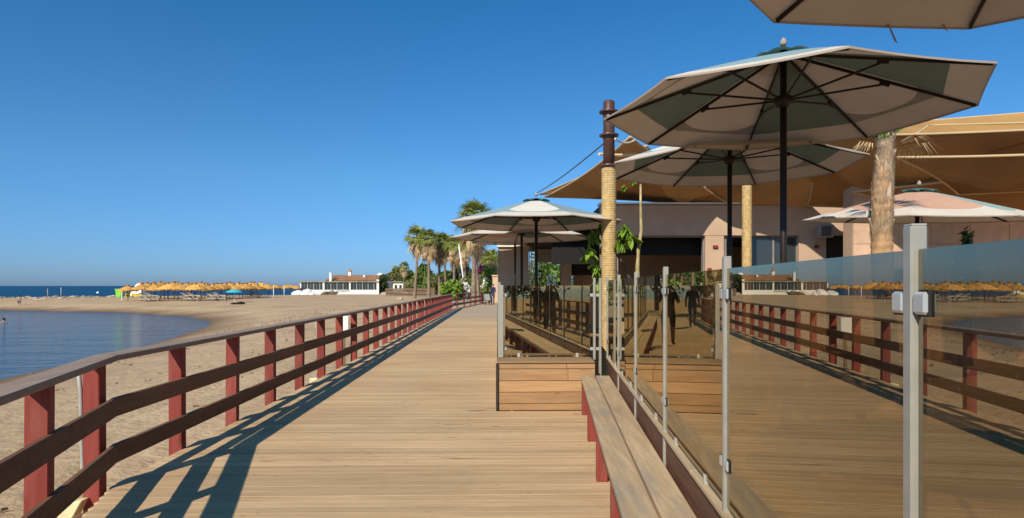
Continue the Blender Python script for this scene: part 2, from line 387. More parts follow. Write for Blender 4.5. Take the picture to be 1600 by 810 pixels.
xs=np.concatenate([np.array([-700,-500,-380,-280,-210,-170,-140,-120]),np.arange(-108,-22,2.0),np.arange(-22,-2.4,.18),np.array([-2,-1,0,3,8,15,25,40,70,120,200,320,500])])
ys=np.concatenate([np.array([-80,-50,-30,-18,-10,-5,-1,1.5]),np.arange(3,34,.22),np.arange(34,60,.6),np.arange(60,130,1.8),np.arange(130,260,6),np.array([280,320,380,450,550,700,900,1200])])
GX,GY=np.meshgrid(xs,ys); GZ=land_z(GX,GY)
nx,ny=len(xs),len(ys)
me=bpy.data.meshes.new('sand_ground')
idx=np.arange(nx*ny).reshape(ny,nx)
quads=np.stack([idx[:-1,:-1],idx[:-1,1:],idx[1:,1:],idx[1:,:-1]],-1).reshape(-1,4)
me.from_pydata(np.stack([GX,GY,GZ],-1).reshape(-1,3).tolist(),[],quads.tolist()); me.polygons.foreach_set('use_smooth',[True]*len(me.polygons))
me.materials.append(M['sand'])
tag(ob('ground',me),'pale brown sandy beach curving round the lagoon',None,None,'structure')
def gz(x,y): return float(land_z(np.array([x],float),np.array([y],float))[0])
S=30000
part_=MB().poly([(-S,-600,WATER),(S,-600,WATER),(S,S,WATER),(-S,S,WATER)])
tag(part('water',part_,M['water'],local=True),'calm blue sea and sheltered lagoon',None,None,'structure')

# ================================================================== boardwalk
BD=Vector((-.023,1,0)).normalized(); BR=Vector((BD.y,-BD.x,0))       # along / across the boardwalk
def bp(lat, along, z=0): return BR*lat+BD*along+Vector((0,0,z))
WD=Vector((.0652,.99787,0)); WN=Vector((-WD.y,WD.x,0)); W0=Vector((.770,0,0))   # glass wall: along / towards the deck
def wp(s,t,z=0): return W0+WD*s+WN*t+Vector((0,0,z))
B0=Vector((-3.37,5.3,0)); B1=Vector((-2.38,2.15,0)); B2=Vector((-2.6,-16,0)); E0=bp(-3.25,46.5); F0=Vector((-2.5,67,0))
def left_lat(along):
    """lateral position of the deck's left edge"""
    def on(a,b):
        aa=(a.dot(BR),a.dot(BD)); bb=(b.dot(BR),b.dot(BD)); t=(along-aa[1])/(bb[1]-aa[1]); return aa[0]+(bb[0]-aa[0])*t
    if along>B0.dot(BD): return -3.19
    if along>B1.dot(BD): return on(B0,B1)+.07
    return on(B1,B2)+.07
def right_lat(along):
    if along>8.42: return -.004
    return .80+.085*along+.12
deck=empty('boardwalk',(0,0,0)); tag(deck,'weathered tan wooden boardwalk beside the beach',None,None,'structure')
PITCH=.125; a=-5.0
pm=MB().box(-.5,.5,-PITCH/2+.0012,PITCH/2-.0012,-.04,0).mesh('deck_plank',M['deck'],bevel=.002); rz=math.atan2(BR.y,BR.x)
for i in range(300):
    l,r=left_lat(a),right_lat(a)
    if 8.40<a<8.56: r=-.004
    o=ob('plank',pm,deck,bp((l+r)/2,a,random.uniform(-.0012,.0012)-.002)); o.scale=(r-l,1,1); o.rotation_euler=(random.uniform(-.001,.001),0,rz+random.uniform(-.0008,.0008))
    a+=PITCH
fa=a-PITCH/2
mb=MB()
mb.poly([bp(-3.19,fa,-.004),bp(-.004,fa,-.004),bp(-.004,60,-.004),(.6,67.5,-.004),(-2.2,67.5,-.004),E0+Vector((.1,0,-.004))])
mb.poly([bp(left_lat(-15),-15,-.004),bp(right_lat(-15)+.8,-15,-.004),bp(right_lat(-5.1),-5.07,-.004),bp(left_lat(-5.1),-5.07,-.004)])
fd=part('plank_run',mb,M['deck_far'],deck); fd['kind']='stuff'
mb=MB()
for lat in (-3.05,-1.9,-.7): mb.beam(bp(lat,-15,-.13),bp(lat,46,-.13),.09,.17)
part('joist',mb,M['rail'],deck)
mb=MB().beam(bp(-3.175,5.4,-.13),bp(-3.175,46.4,-.13),.03,.18); part('fascia_board',mb,M['rail'],deck)
mb=MB().beam(B0+Vector((.12,-.05,-.13)),B1+Vector((.12,0,-.13)),.03,.18); part('fascia_board',mb,M['rail'],deck)

# ---- railing
def railing(name, label, segs, npost):
    root=empty(name,segs[0]); tag(root,label,'railing')
    return root
rail=empty('boardwalk_railing',(B0.x,B0.y,0)); tag(rail,'long brown three-rail railing with red posts along the beach side of the boardwalk','railing')
post_me=MB().box(-.066,.066,-.05,.05,0,1.45).mesh('post',M['post_red'],bevel=.006)
def posts_on(root, pts, ang, zb=-.42):
    for p in pts:
        o=ob('post',post_me,root,Vector((p.x,p.y,zb))-wloc(root)); o.rotation_euler=(0,random.uniform(-.011,.011),ang+random.uniform(-.03,.03))
pl=[]; s=5.25
while s<46.6: pl.append(bp(-3.25,s)); s+=1.335
posts_on(rail,pl,rz)
nd=(B1-B0).normalized(); na=math.atan2(nd.y,nd.x)+math.pi/2
posts_on(rail,[B0+nd*1.36,B0+nd*2.72],na)
n2=(B2-B1).normalized(); posts_on(rail,[B1+n2*(1.2+1.36*k) for k in range(12)],0)
def rails_between(root, a, b, inner, mats=None, ext0=0, ext1=0, seglen=5.4):
    """a,b ends on the post line; inner = unit vector to the deck side"""
    d=(b-a); L=d.length; d=d/L; n=max(1,round(L/seglen))
    for nm,z,h,th,mt in (('middle_rail',.645,.155,.042,'rail'),('lower_rail',.265,.155,.042,'rail')):
        off=inner*(.05+.024)
        for k in range(n):
            p=a+d*(L*k/n-(ext0 if k==0 else -.002)); q=a+d*(L*(k+1)/n+(ext1 if k==n-1 else -.002))
            jz=random.uniform(-.008,.008)
            part(nm,MB().beam(p+off+Vector((0,0,z+jz)),q+off+Vector((0,0,z+random.uniform(-.008,.008))),th,h),M[mt],root,bevel=.005)
    for k in range(n):
        p=a+d*(L*k/n-(ext0 if k==0 else -.002)); q=a+d*(L*(k+1)/n+(ext1 if k==n-1 else -.002))
        part('handrail',MB().beam(p+Vector((0,0,1.055))+inner*.01,q+Vector((0,0,1.055))+inner*.01,.195,.048),M['handrail'],root,bevel=.006)
rails_between(rail,B0,E0,BR,ext0=-.01,ext1=.03)
inn=Vector((-nd.y,nd.x,0)); inn=inn if inn.x>0 else -inn
rails_between(rail,B0,B1,inn,ext0=.02,ext1=.03)
rails_between(rail,B1,B2,Vector((1,0,0)),ext0=-.02)
far=empty('far_railing',(E0.x,E0.y,0)); tag(far,'short dark railing turning right at the far end of the boardwalk','railing')
fdv=(F0-E0).normalized(); fin=Vector((fdv.y,-fdv.x,0))
posts_on(far,[E0+fdv*(3.3*k+2.0) for k in range(6)],math.atan2(fin.y,fin.x))
rails_between(far,E0+fdv*.05,F0,fin)
# conduits with their boxes by two posts
for (lat,al,lab) in ((-3.36,5.22,'grey cable conduit rising beside the corner post of the railing'),(-3.37,12.0,'thin grey conduit beside a red post halfway along the railing')):
    c=empty('conduit',bp(lat,al,-.3)); tag(c,lab,'conduit')
    b=bp(lat,al)
    part('pipe',MB().tube([b+Vector((-.01,0,1.02)),b+Vector((.015,0,.8)),b+Vector((.03,-.01,.4)),b+Vector((.04,-.01,.1)),b+Vector((.0,-.03,-.02)),b+Vector((-.03,-.05,-.10))],.016,8),M['conduit'],c,True)
    q=b+Vector((0,-.07,0)); bx=MB().hexa([q+Vector(t) for t in ((-.09,-.05,-.24),(.03,-.05,-.17),(.03,.05,-.17),(-.09,.05,-.24),(-.09,-.05,-.06),(.10,-.05,-.04),(.10,.05,-.04),(-.09,.05,-.06))])
    jb=part('junction_box',bx,M['cream_box'],c,bevel=.006)
    part('screw',MB().tube([q+Vector((-.06,-.052,-.09)),q+Vector((-.06,-.058,-.09))],.006,6),M['dark_metal'],c)

# ================================================================== terrace walls, bench and glass
FD=8.47; PD=8.95           # wooden front face / glass pane, distance along
LEDGE=.635
floor=MB(); zt=.12
floor.poly([bp(.02,PD-.1,zt),wp(PD-.2,-.06,zt),wp(-9,-.06,zt),(26,-9,zt),(26,40,zt),bp(.02,40,zt)])
tag(part('terrace_floor',floor,M['terrace'],local=True),'wooden terrace floor of the restaurant',None,None,'structure')
# front wooden box
fw=empty('wooden_planter_wall',bp(.6,FD)); tag(fw,'low orange-brown plank wall facing the camera below the front glass','low wall')
rows=[(.0,.088),(.094,.238),(.245,.388),(.395,.545),(.552,LEDGE-.012)]
xr=1.30
for i,(z0,z1) in enumerate(rows):
    cut=[.02,xr] if i!=4 and i!=3 else ([.02,.92,xr] if i==4 else [.02,.94,xr])
    for u0,u1 in zip(cut[:-1],cut[1:]):
        b=MB().hexa([bp(u0+.002,FD,z0),bp(u1-.002,FD,z0),bp(u1-.002,FD+.03,z0),bp(u0+.002,FD+.03,z0),bp(u0+.002,FD,z1),bp(u1-.002,FD,z1),bp(u1-.002,FD+.03,z1),bp(u0+.002,FD+.03,z1)])
        part('plank',b,M['front_wood'],fw,bevel=.003)
part('ledge',MB().hexa([bp(t[0],t[1],t[2]) for t in ((.0,FD-.02,LEDGE-.008),(xr-.01,FD-.02,LEDGE-.008),(xr-.01,FD+.24,LEDGE-.008),(0,FD+.24,LEDGE-.008),(0,FD-.02,LEDGE+.02),(xr-.01,FD-.02,LEDGE+.02),(xr-.01,FD+.24,LEDGE+.02),(0,FD+.24,LEDGE+.02))]),M['ledge'],fw,bevel=.003)
part('ledge',MB().hexa([bp(t[0],t[1],t[2]) for t in ((.0,FD+.246,LEDGE-.008),(xr,FD+.246,LEDGE-.008),(xr,FD+.54,LEDGE-.008),(0,FD+.54,LEDGE-.008),(0,FD+.246,LEDGE+.018),(xr,FD+.246,LEDGE+.018),(xr,FD+.54,LEDGE+.018),(0,FD+.54,LEDGE+.018))]),M['ledge'],fw,bevel=.003)
part('core',MB().hexa([bp(t[0],t[1],t[2]) for t in ((.015,FD+.032,0),(xr-.01,FD+.032,0),(xr-.01,FD+.52,0),(.015,FD+.52,0),(.015,FD+.032,LEDGE-.01),(xr-.01,FD+.032,LEDGE-.01),(xr-.01,FD+.52,LEDGE-.01),(.015,FD+.52,LEDGE-.01))]),M['wall_wood'],fw)
part('edge_strip',MB().beam(bp(-.002,FD-.004,0),bp(-.002,FD-.004,LEDGE-.01),.03,.05,up=(0,1,0)),M['dark_int'],fw)
# side low wall under the glass
sw=empty('plank_side_wall',wp(4,0)); tag(sw,'low dark brown plank wall behind the bench under the side glass','low wall')
S0,S1=-8.0,8.9
for i,(z0,z1) in enumerate([(.0,.15),(.156,.31),(.316,.47),(.476,.64)]):
    s=S0+(i%2)*1.1
    ed=[S0]
    while s+2.9<S1: s+=2.9; ed.append(s)
    ed.append(S1)
    for u0,u1 in zip(ed[:-1],ed[1:]):
        part('plank',MB().hexa([wp(u0+.002,0,z0),wp(u1-.002,0,z0),wp(u1-.002,.022,z0),wp(u0+.002,.022,z0),wp(u0+.002,0,z1),wp(u1-.002,0,z1),wp(u1-.002,.022,z1),wp(u0+.002,.022,z1)]),M['wall_wood'],sw,bevel=.003)
part('core',MB().hexa([wp(S0,-.07,0),wp(S1,-.07,0),wp(S1,-.002,0),wp(S0,-.002,0),wp(S0,-.07,.638),wp(S1,-.07,.638),wp(S1,-.002,.638),wp(S0,-.002,.638)]),M['wall_wood'],sw)
u=S0
while u<S1-.1:
    u2=min(u+1.9,S1); part('cap_board',MB().hexa([wp(u+.003,-.09,.645),wp(u2-.003,-.09,.645),wp(u2-.003,.045,.645),wp(u+.003,.045,.645),wp(u+.003,-.09,.672),wp(u2-.003,-.09,.672),wp(u2-.003,.045,.672),wp(u+.003,.045,.672)]),M['bench'],sw,bevel=.004); u=u2
# bench
be=empty('long_bench',wp(4,.25)); tag(be,'long weathered two-plank wooden bench with red legs along the glass wall','bench')
for t0,t1 in ((.045,.222),(.236,.415)):
    for u0,u1 in ((-7.9,-3.2),(-3.195,2.6),(2.605,8.36)):
        part('seat_plank',MB().hexa([wp(u0,t0,.435),wp(u1,t0,.435),wp(u1,t1,.435),wp(u0,t1,.435),wp(u0,t0,.48),wp(u1,t0,.48),wp(u1,t1,.48),wp(u0,t1,.48)]),M['bench'],be,bevel=.005)
u=8.22
while u>-7.8:
    lg=MB().hexa([wp(u-.045,.315,0),wp(u+.045,.315,0),wp(u+.045,.41,0),wp(u-.045,.41,0),wp(u-.045,.315,.433),wp(u+.045,.315,.433),wp(u+.045,.41,.433),wp(u-.045,.41,.433)])
    part('leg',lg,M['post_red'],be,bevel=.004)
    part('bearer',MB().beam(wp(u,.03,.39),wp(u,.313,.39),.06,.085),M['post_red'],be)
    u-=1.40
part('apron',MB().beam(wp(-7.8,.39,.40),wp(8.3,.39,.40),.03,.05),M['wall_wood'],be)

# glass posts and panes
def fence_post(root, p, zb, zt_, ang, clamps=(), side=1, wd=.034):
    mb=MB().box(-wd/2,wd/2,-wd/2,wd/2,zb,zt_)
    o=ob('post',mb.mesh('post',M['steel'],bevel=.004),root,Vector((p.x,p.y,0))-wloc(root)); o.rotation_euler=(0,0,ang)
    c=ob('post_cap',MB().box(-wd/2+.002,wd/2-.002,-wd/2+.002,wd/2-.002,zt_,zt_+.003).mesh('post_cap',M['steel_clamp']),o)
    return o
def clamp(root, p, z, ang, sgn, ln=.046, hh=.046, post=None):
    mb=MB().box(*( (.018,.018+ln) if sgn>0 else (-.018-ln,-.018)),-.017,.017,z-hh/2,z+hh/2)
    mg=MB().box(*( (.03,.019+ln) if sgn>0 else (-.019-ln,-.03)),-.010,.010,z-hh/2-.004,z+hh/2+.004)
    for nm,q,mt,bv in (('clamp',mb,'steel_clamp',.006),('gasket',mg,'rubber',0)):
        me_=q.mesh(nm,M[mt],bevel=bv)
        if post is not None: ob(nm,me_,post)
        else:
            o=ob(nm,me_,root,Vector((p.x,p.y,0))-wloc(root)); o.rotation_euler=(0,0,ang)
WA=math.atan2(WD.y,WD.x)
gw=empty('side_glass_fence',wp(3,0,.67)); tag(gw,'long bronze tinted glass windbreak with metal posts along the bench','glass fence')
SP=[1.33,2.78,4.30,5.84,7.38,8.93]; SP=[1.33-1.52*k for k in range(5,0,-1)]+SP
for k,s in enumerate(SP):
    p=wp(s,.020); pst=fence_post(gw,p,.30 if s<8.8 else .65,1.775,WA)
    for z in (1.615,.88):
        if k<len(SP)-1: clamp(gw,p,z,WA,1,post=pst)
        if k>0: clamp(gw,p,z,WA,-1,post=pst)
for a_,b_ in zip(SP[:-1],SP[1:]):
    g=MB().hexa([wp(a_+.021,.016,.70),wp(b_-.021,.016,.70),wp(b_-.021,.024,.70),wp(a_+.021,.024,.70),wp(a_+.021,.016,1.725),wp(b_-.021,.016,1.725),wp(b_-.021,.024,1.725),wp(a_+.021,.024,1.725)])
    part('pane',g,M['glass'],gw)
    part('edge_seal',MB().hexa([wp(a_+.017,.010,.70),wp(a_+.0208,.010,.70),wp(a_+.0208,.030,.70),wp(a_+.017,.030,.70),wp(a_+.017,.010,1.722),wp(a_+.0208,.010,1.722),wp(a_+.0208,.030,1.722),wp(a_+.017,.030,1.722)]),M['rubber'],gw)
    for e in (.25,.75):
        q=wp(a_+(b_-a_)*e,.02,0)
        mb=MB().box(-.018,.018,-.012,.012,.672,.722); o=ob('foot_clip',mb.mesh('foot_clip',M['steel_clamp'],bevel=.004),gw,q-wloc(gw)); o.rotation_euler=(0,0,WA)
fg=empty('front_glass_fence',bp(.6,PD,.65)); tag(fg,'dark bronze glass screen on the plank wall facing the camera','glass fence')
BA=math.atan2(BR.y,BR.x)
fence_post(fg,bp(.055,PD-.03),LEDGE+.02,1.66,BA,wd=.06); fence_post(fg,bp(1.49-.055,PD-.05),.30,1.76,BA)
fence_post(fg,bp(1.49-.135,PD-.04),.62,1.76,BA)
for z in (1.52,.77):
    clamp(fg,bp(.07,PD),z,BA,1); clamp(fg,bp(1.36,PD-.02),z,BA,-1); clamp(fg,bp(1.36,PD-.02),z,BA,1,.05)
part('pane',MB().hexa([bp(.11,PD-.005,.675),bp(1.30,PD-.005,.675),bp(1.30,PD+.005,.675),bp(.11,PD+.005,.675),bp(.11,PD-.005,1.655),bp(1.30,PD-.005,1.655),bp(1.30,PD+.005,1.655),bp(.11,PD+.005,1.655)]),M['glass_front'],fg)
for e in (.30,1.12):
    mb=MB().box(-.02,.02,-.012,.012,.653,.71); o=ob('foot_clip',mb.mesh('foot_clip',M['steel_clamp'],bevel=.004),fg,bp(e,PD)-wloc(fg)); o.rotation_euler=(0,0,BA)
# glass running on along the boardwalk edge
lg=empty('edge_glass_fence',bp(.03,12,.15)); tag(lg,'glass windbreak seen edge-on along the right edge of the boardwalk','glass fence')
ss=[PD+.12+1.6*k for k in range(12)]
for k,s in enumerate(ss):
    fence_post(lg,bp(.03,s),.0,1.70,BA)
for a_,b_ in zip(ss[:-1],ss[1:]):
    part('pane',MB().hexa([bp(.025,a_+.05,.30),bp(.035,a_+.05,.30),bp(.035,b_-.05,.30),bp(.025,b_-.05,.30),bp(.025,a_+.05,1.65),bp(.035,a_+.05,1.65),bp(.035,b_-.05,1.65),bp(.025,b_-.05,1.65)]),M['glass_clear'],lg)
    part('kick_board',MB().beam(bp(.03,a_+.03,.15),bp(.03,b_-.03,.15),.03,.26),M['front_wood'],lg)

# ================================================================== parasols
def umbrella(loc, rot, Rr, zr, za, label, mats, zb=.12, group='parasols on the restaurant terrace', straps=False, tilt=(0,0)):
    root=empty('parasol',(loc[0],loc[1],zb),0,label,'parasol',group)
    root.rotation_euler=(tilt[0],tilt[1],rot)
    zr-=zb; za-=zb
    def rib(k,v,dz=0):
        th=k*math.pi/4; r=Rr*v; z=za+(zr-za)*(v**1.06)+dz
        return Vector((r*math.cos(th),r*math.sin(th),z))
    hw=math.tan(math.pi/8)*1.0
    V0=.10
    for k in range(8):
        mb=MB(); nu,nv=8,8; g=[]
        for j in range(nv+1):
            v=V0+(1-V0)*j/nv; row=[]
            for i in range(nu+1):
                t=i/nu; p=rib(k,v).lerp(rib(k+1,v),t); q=1-(2*t-1)**2
                p.z-=.010*q*v; ed=1-.007*q*(v**6); p.x*=ed; p.y*=ed
                row.append(mb.vert(p,((2*t-1)*hw*v,v)))
            g.append(row)
        for j in range(nv):
            for i in range(nu): mb.face((g[j][i],g[j+1][i],g[j+1][i+1],g[j][i+1]))
        cpn=part('canopy_panel',mb,M[mats[k%len(mats)]],root,True,local=True)
        # hem along the rim
        hm=MB()
        for i in range(nu):
            a=Vector(mb.v[g[nv][i]]); b=Vector(mb.v[g[nv][i+1]]); hm.poly([a,b,b+Vector((0,0,-.014)),a+Vector((0,0,-.014))])
        part('hem',hm,M['strap_hem'],cpn,local=True)
    for k in range(8):
        rbo=part('rib',MB().beam(rib(k,.04,-.018),rib(k,.985,-.018),.013,.022),M['dark_metal'],root,local=True)
        part('rib_joint',MB().beam(rib(k,.505,-.042),rib(k,.555,-.042),.022,.04),M['dark_metal'],rbo,local=True)
        rz0=zr+.10
        th=k*math.pi/4
        part('strut',MB().beam((.05*math.cos(th),.05*math.sin(th),rz0),rib(k,.53,-.050),.011,.016),M['dark_metal'],rbo,local=True)
        # scalloped vent cap
        cp=MB(); g=[]
        for j in range(4):
            v=.0+.165*j/3; row=[]
            for i in range(5):
                t=i/4; p=rib(k,max(v,.001)).lerp(rib(k+1,max(v,.001)),t); q=1-(2*t-1)**2; p.z+=.022+.028*q*(j/3); row.append(cp.vert(p))
            g.append(row)
        for j in range(3):
            for i in range(4): cp.face((g[j][i],g[j+1][i],g[j+1][i+1],g[j][i+1]))
        part('vent_flap',cp,M['cloth_cap'],root,True,local=True)
    part('pole',MB().tube([(0,0,.05),(0,0,za+.02)],.028,14),M['dark_metal'],root,True,local=True)
    part('runner',MB().lathe([(.03,-.06),(.055,-.05),(.075,-.02),(.075,.03),(.05,.045),(.03,.05)],16,(0,0,zr+.09)),M['dark_metal'],root,True,local=True)
    part('top_hub',MB().lathe([(.03,-.06),(.07,-.05),(.07,.0),(.03,.02)],16,(0,0,za-.02)),M['dark_metal'],root,True,local=True)
    part('finial',MB().lathe([(.02,0),(.03,.02),(.022,.05),(.004,.07)],10,(0,0,za+.055)),M['strap_hem'],root,True,local=True)
    part('base',MB().lathe([(.30,0),(.30,.05),(.27,.075),(.05,.08),(.045,.32),(.03,.33)],20),M['dark_metal'],root,local=True)
    if straps:
        for k,ln,rr in ((1.42,.17,.93),(1.13,.07,.965)):
            th=k*math.pi/4; p=Vector((Rr*rr*math.cos(th),Rr*rr*math.sin(th),zr+.03))
            st=MB().beam(p,p+Vector((-ln*.35,-ln*.55,-ln)),.022,.003,up=(0,1,0)); part('strap',st,M['strap_hem'],root,local=True)
    return root
M['strap_hem']=fabric('cloth_hem',(.42,.35,.29),.15)
HC=1.47
pat=['cloth_patch','cloth_teal']
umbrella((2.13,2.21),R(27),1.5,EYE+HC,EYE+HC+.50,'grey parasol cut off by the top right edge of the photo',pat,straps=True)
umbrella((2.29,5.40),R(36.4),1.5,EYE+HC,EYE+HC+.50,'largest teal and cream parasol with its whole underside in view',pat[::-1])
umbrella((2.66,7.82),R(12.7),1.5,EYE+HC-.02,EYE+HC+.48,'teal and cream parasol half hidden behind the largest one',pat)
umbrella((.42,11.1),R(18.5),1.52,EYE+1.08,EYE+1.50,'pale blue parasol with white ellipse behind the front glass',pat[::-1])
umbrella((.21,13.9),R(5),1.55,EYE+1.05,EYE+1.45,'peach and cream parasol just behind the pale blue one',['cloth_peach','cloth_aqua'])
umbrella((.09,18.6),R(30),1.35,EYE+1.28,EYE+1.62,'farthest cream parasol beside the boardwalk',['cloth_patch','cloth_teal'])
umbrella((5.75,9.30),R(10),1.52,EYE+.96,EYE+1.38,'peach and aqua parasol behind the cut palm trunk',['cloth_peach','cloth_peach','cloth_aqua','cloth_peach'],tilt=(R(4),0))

# ================================================================== masts, sails and the cut palm
def mast(loc, zb, zrope, ztop, r, label, steel=True):
    root=empty('mast',(loc[0],loc[1],zb),0,label,'mast')
    prof=[]; n=int((zrope-zb)/.038)
    for i in range(n*4+1):
        z=zb+(zrope-zb)*i/(n*4); prof.append((r*(.945+.055*abs(math.sin(math.pi*i/4))),z))
    part('rope_wrap',MB().lathe(prof,28,(loc[0],loc[1],0)),M['rope'],root,True)
    if steel:
        stb=part('steel_tube',MB().lathe([(r*.76,zrope-.02),(r*.76,ztop),(r*.6,ztop+.02)],28,(loc[0],loc[1],0)),M['mast_paint'],root,True)
        for z in (zrope+.02,zrope+.52,ztop-.16):
            part('flange',MB().lathe([(r*.74,z-.05),(r*.86,z-.045),(r*.88,z-.014),(r*1.28,z-.013),(r*1.30,z),(r*1.28,z+.013),(r*.88,z+.014),(r*.86,z+.03),(r*.74,z+.035)],28,(loc[0],loc[1],0)),M['mast_paint'],stb)
    return root
MASTP=Vector((1.575,10.4,0))
mast(MASTP,.12,EYE+(447-262)*.0104,EYE+(447-160)*.0104,.122,'straw rope-wrapped mast with brown steel top and flanges beside the front glass')
mast(Vector((.367*13.8,13.8,0)),.12,3.95,4.0,.105,'thinner rope-wrapped post in shade below the sails',False)

def sail(name, corners, label, mat, sag=.35, hollow=.12, n=18, curve=None):
    """four corners in order; edges hollowed towards the middle, surface sagging"""
    c=[Vector(p) for p in corners]; cen=sum(c,Vector())/4
    mb=MB(); g=[]
    for j in range(n+1):
        v=j/n; row=[]
        for i in range(n+1):
            u=i/n
            p=c[0]*(1-u)*(1-v)+c[1]*u*(1-v)+c[2]*u*v+c[3]*(1-u)*v
            hu=4*u*(1-u); hv=4*v*(1-v)
            e=max(hu*(1-hv),hv*(1-hu))
            p=p+(cen-p)*hollow*e
            p.z-=sag*hu*hv*.9+.035*math.sin(u*13+v*6)*hu*hv+.02*math.sin(u*5-v*21)*hu*hv
            row.append(mb.vert(p,(u,v)))
        g.append(row)
    for j in range(n):
        for i in range(n): mb.face((g[j][i],g[j][i+1],g[j+1][i+1],g[j+1][i]))
    root=empty(name,cen,0,label,'shade sail')
    part('cloth',mb,M[mat],root,True)
    for k,(idx) in enumerate(([g[0][i] for i in range(n+1)],[g[j][n] for j in range(n+1)],[g[n][i] for i in range(n,-1,-1)],[g[j][0] for j in range(n,-1,-1)])):
        part('hem',MB().tube([mb.v[i] for i in idx],.022,5),M['sail_hem'],root,True)
    return root
M['sail_hem']=fabric('sail_hem',(.62,.45,.26),.1)
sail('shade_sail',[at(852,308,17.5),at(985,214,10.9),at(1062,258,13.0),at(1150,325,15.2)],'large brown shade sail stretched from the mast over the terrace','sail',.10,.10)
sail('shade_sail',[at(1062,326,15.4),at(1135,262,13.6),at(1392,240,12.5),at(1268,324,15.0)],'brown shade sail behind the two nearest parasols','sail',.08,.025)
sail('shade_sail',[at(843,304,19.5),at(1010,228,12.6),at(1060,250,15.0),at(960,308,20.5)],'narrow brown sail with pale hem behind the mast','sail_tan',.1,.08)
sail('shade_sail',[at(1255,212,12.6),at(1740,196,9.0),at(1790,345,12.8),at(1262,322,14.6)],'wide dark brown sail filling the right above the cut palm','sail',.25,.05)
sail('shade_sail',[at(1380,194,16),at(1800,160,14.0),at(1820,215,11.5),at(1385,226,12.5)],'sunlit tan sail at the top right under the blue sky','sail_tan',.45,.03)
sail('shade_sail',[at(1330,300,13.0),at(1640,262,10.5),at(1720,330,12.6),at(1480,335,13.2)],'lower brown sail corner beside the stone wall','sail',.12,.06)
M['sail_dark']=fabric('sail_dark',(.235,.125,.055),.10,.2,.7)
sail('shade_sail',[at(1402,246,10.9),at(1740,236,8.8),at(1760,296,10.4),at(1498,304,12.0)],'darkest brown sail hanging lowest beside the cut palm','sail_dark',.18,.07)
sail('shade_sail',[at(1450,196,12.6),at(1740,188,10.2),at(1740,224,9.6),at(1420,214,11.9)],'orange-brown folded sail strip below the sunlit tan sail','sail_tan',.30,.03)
def cable(a,b,label,r=.008,mt='cable',name='sail_cable'):
    a=Vector(a); b=Vector(b); pts=[a.lerp(b,t/8)-Vector((0,0,.06*4*(t/8)*(1-t/8))) for t in range(9)]
    o=part(name,MB().tube(pts,r,6),M[mt]); tag(o,label,'cable'); return o
cable(at(944,224,10.4),at(835,304,19.5),'dark steel cable running from the mast down to the left sail tip',.012)
cable(at(961,217,10.3),at(992,219,10.9),'short pale rope tying the sail to the mast flange',.016,'strap')
cable(at(936,241,11.4),at(1040,233,12.2),'pale webbing strap crossing behind the mast',.028,'strap')
cable(at(1400,215,12.0),at(1640,208,9.8),'pale straight rope across the right-hand sails',.012,'strap')

def frond(mb, base, direction, length, spread, nbl=13, droop=.35, fold=.5, wid=.05, rng=random):
    d=Vector(direction).normalized(); up=Vector((0,0,1)); s=d.cross(up)
    if s.length<.05: s=Vector((rng.uniform(-1,1),rng.uniform(-1,1),0))
    s.normalize(); nrm=s.cross(d).normalized()
    hub=Vector(base)+d*length*.45
    hub.z-=droop*length*.10
    mb.poly([Vector(base)-s*wid*.35,Vector(base)+s*wid*.35,hub+s*wid*.25,hub-s*wid*.25])
    for k in range(nbl):
        t=(k/(nbl-1)-.5)*2; a=t*spread
        bd=(d*math.cos(a)+s*math.sin(a)).normalized()
        L=length*.62*(1-.25*abs(t))*rng.uniform(.85,1.1)
        mid=hub+bd*L*.6+nrm*(-abs(t)*fold*.10*L); tip=hub+bd*L+Vector((0,0,-droop*L*rng.uniform(.5,1.2)))+nrm*(-abs(t)*fold*.2*L)
        pr=bd.cross(nrm).normalized()*wid*.5
        b=len(mb.v)
        for p in (hub-pr*.3,hub+pr*.3,mid+pr,mid-pr,tip): mb.vert(p)
        mb.face((b,b+1,b+2,b+3)); mb.face((b+3,b+2,b+4))
def palm_meshes(seed, H, r0, r1, ngreen, ndead, fl, skirt, lean=0, nbl=13, bw=.07):
    rng=random.Random(seed); tr=MB()
    pts=[]; rad=[]; n=int(H/.22)
    for i in range(n+1):
        t=i/n; pts.append(Vector((lean*math.sin(t*1.5)*H*.08+.05*math.sin(t*5+seed),.04*math.cos(t*4),t*H)))
        rad.append((r0+(r1-r0)*min(1,t*2.2))*(1+(.06 if i%2 else -.04))*(1+.9*max(0,.05-t)*4)*(1+.02*rng.uniform(-1,1)))
    tr.tube(pts,rad,12); top=pts[-1]
    cr=MB()
    for i in range(ngreen):
        az_=rng.uniform(0,6.283); el_=math.asin(max(-.6,min(.99,rng.uniform(-.6,1.0))))
        d=Vector((math.cos(az_)*math.cos(el_),math.sin(az_)*math.cos(el_),math.sin(el_)))
        frond(cr,top+Vector((0,0,rng.uniform(-.1,.25))),d,fl*rng.uniform(.8,1.1),R(62),nbl,.35 if el_>0.3 else .55,.6,bw,rng)
    dd=MB()
    for i in range(ndead):
        az_=rng.uniform(0,6.283); el_=rng.uniform(-1.45,-.25) ; z=.1-rng.uniform(.0,skirt*.9)
        d=Vector((math.cos(az_)*math.cos(el_),math.sin(az_)*math.cos(el_),math.sin(el_)))
        frond(dd,top+Vector((0,0,z)),d,fl*rng.uniform(.6,.95),R(34),max(7,nbl-5),.7,.9,bw,rng)
    return tr.mesh('trunk',M['trunk'],True),cr.mesh('crown',M['palm_leaf']),dd.mesh('dead_fronds',M['dry_leaf'])
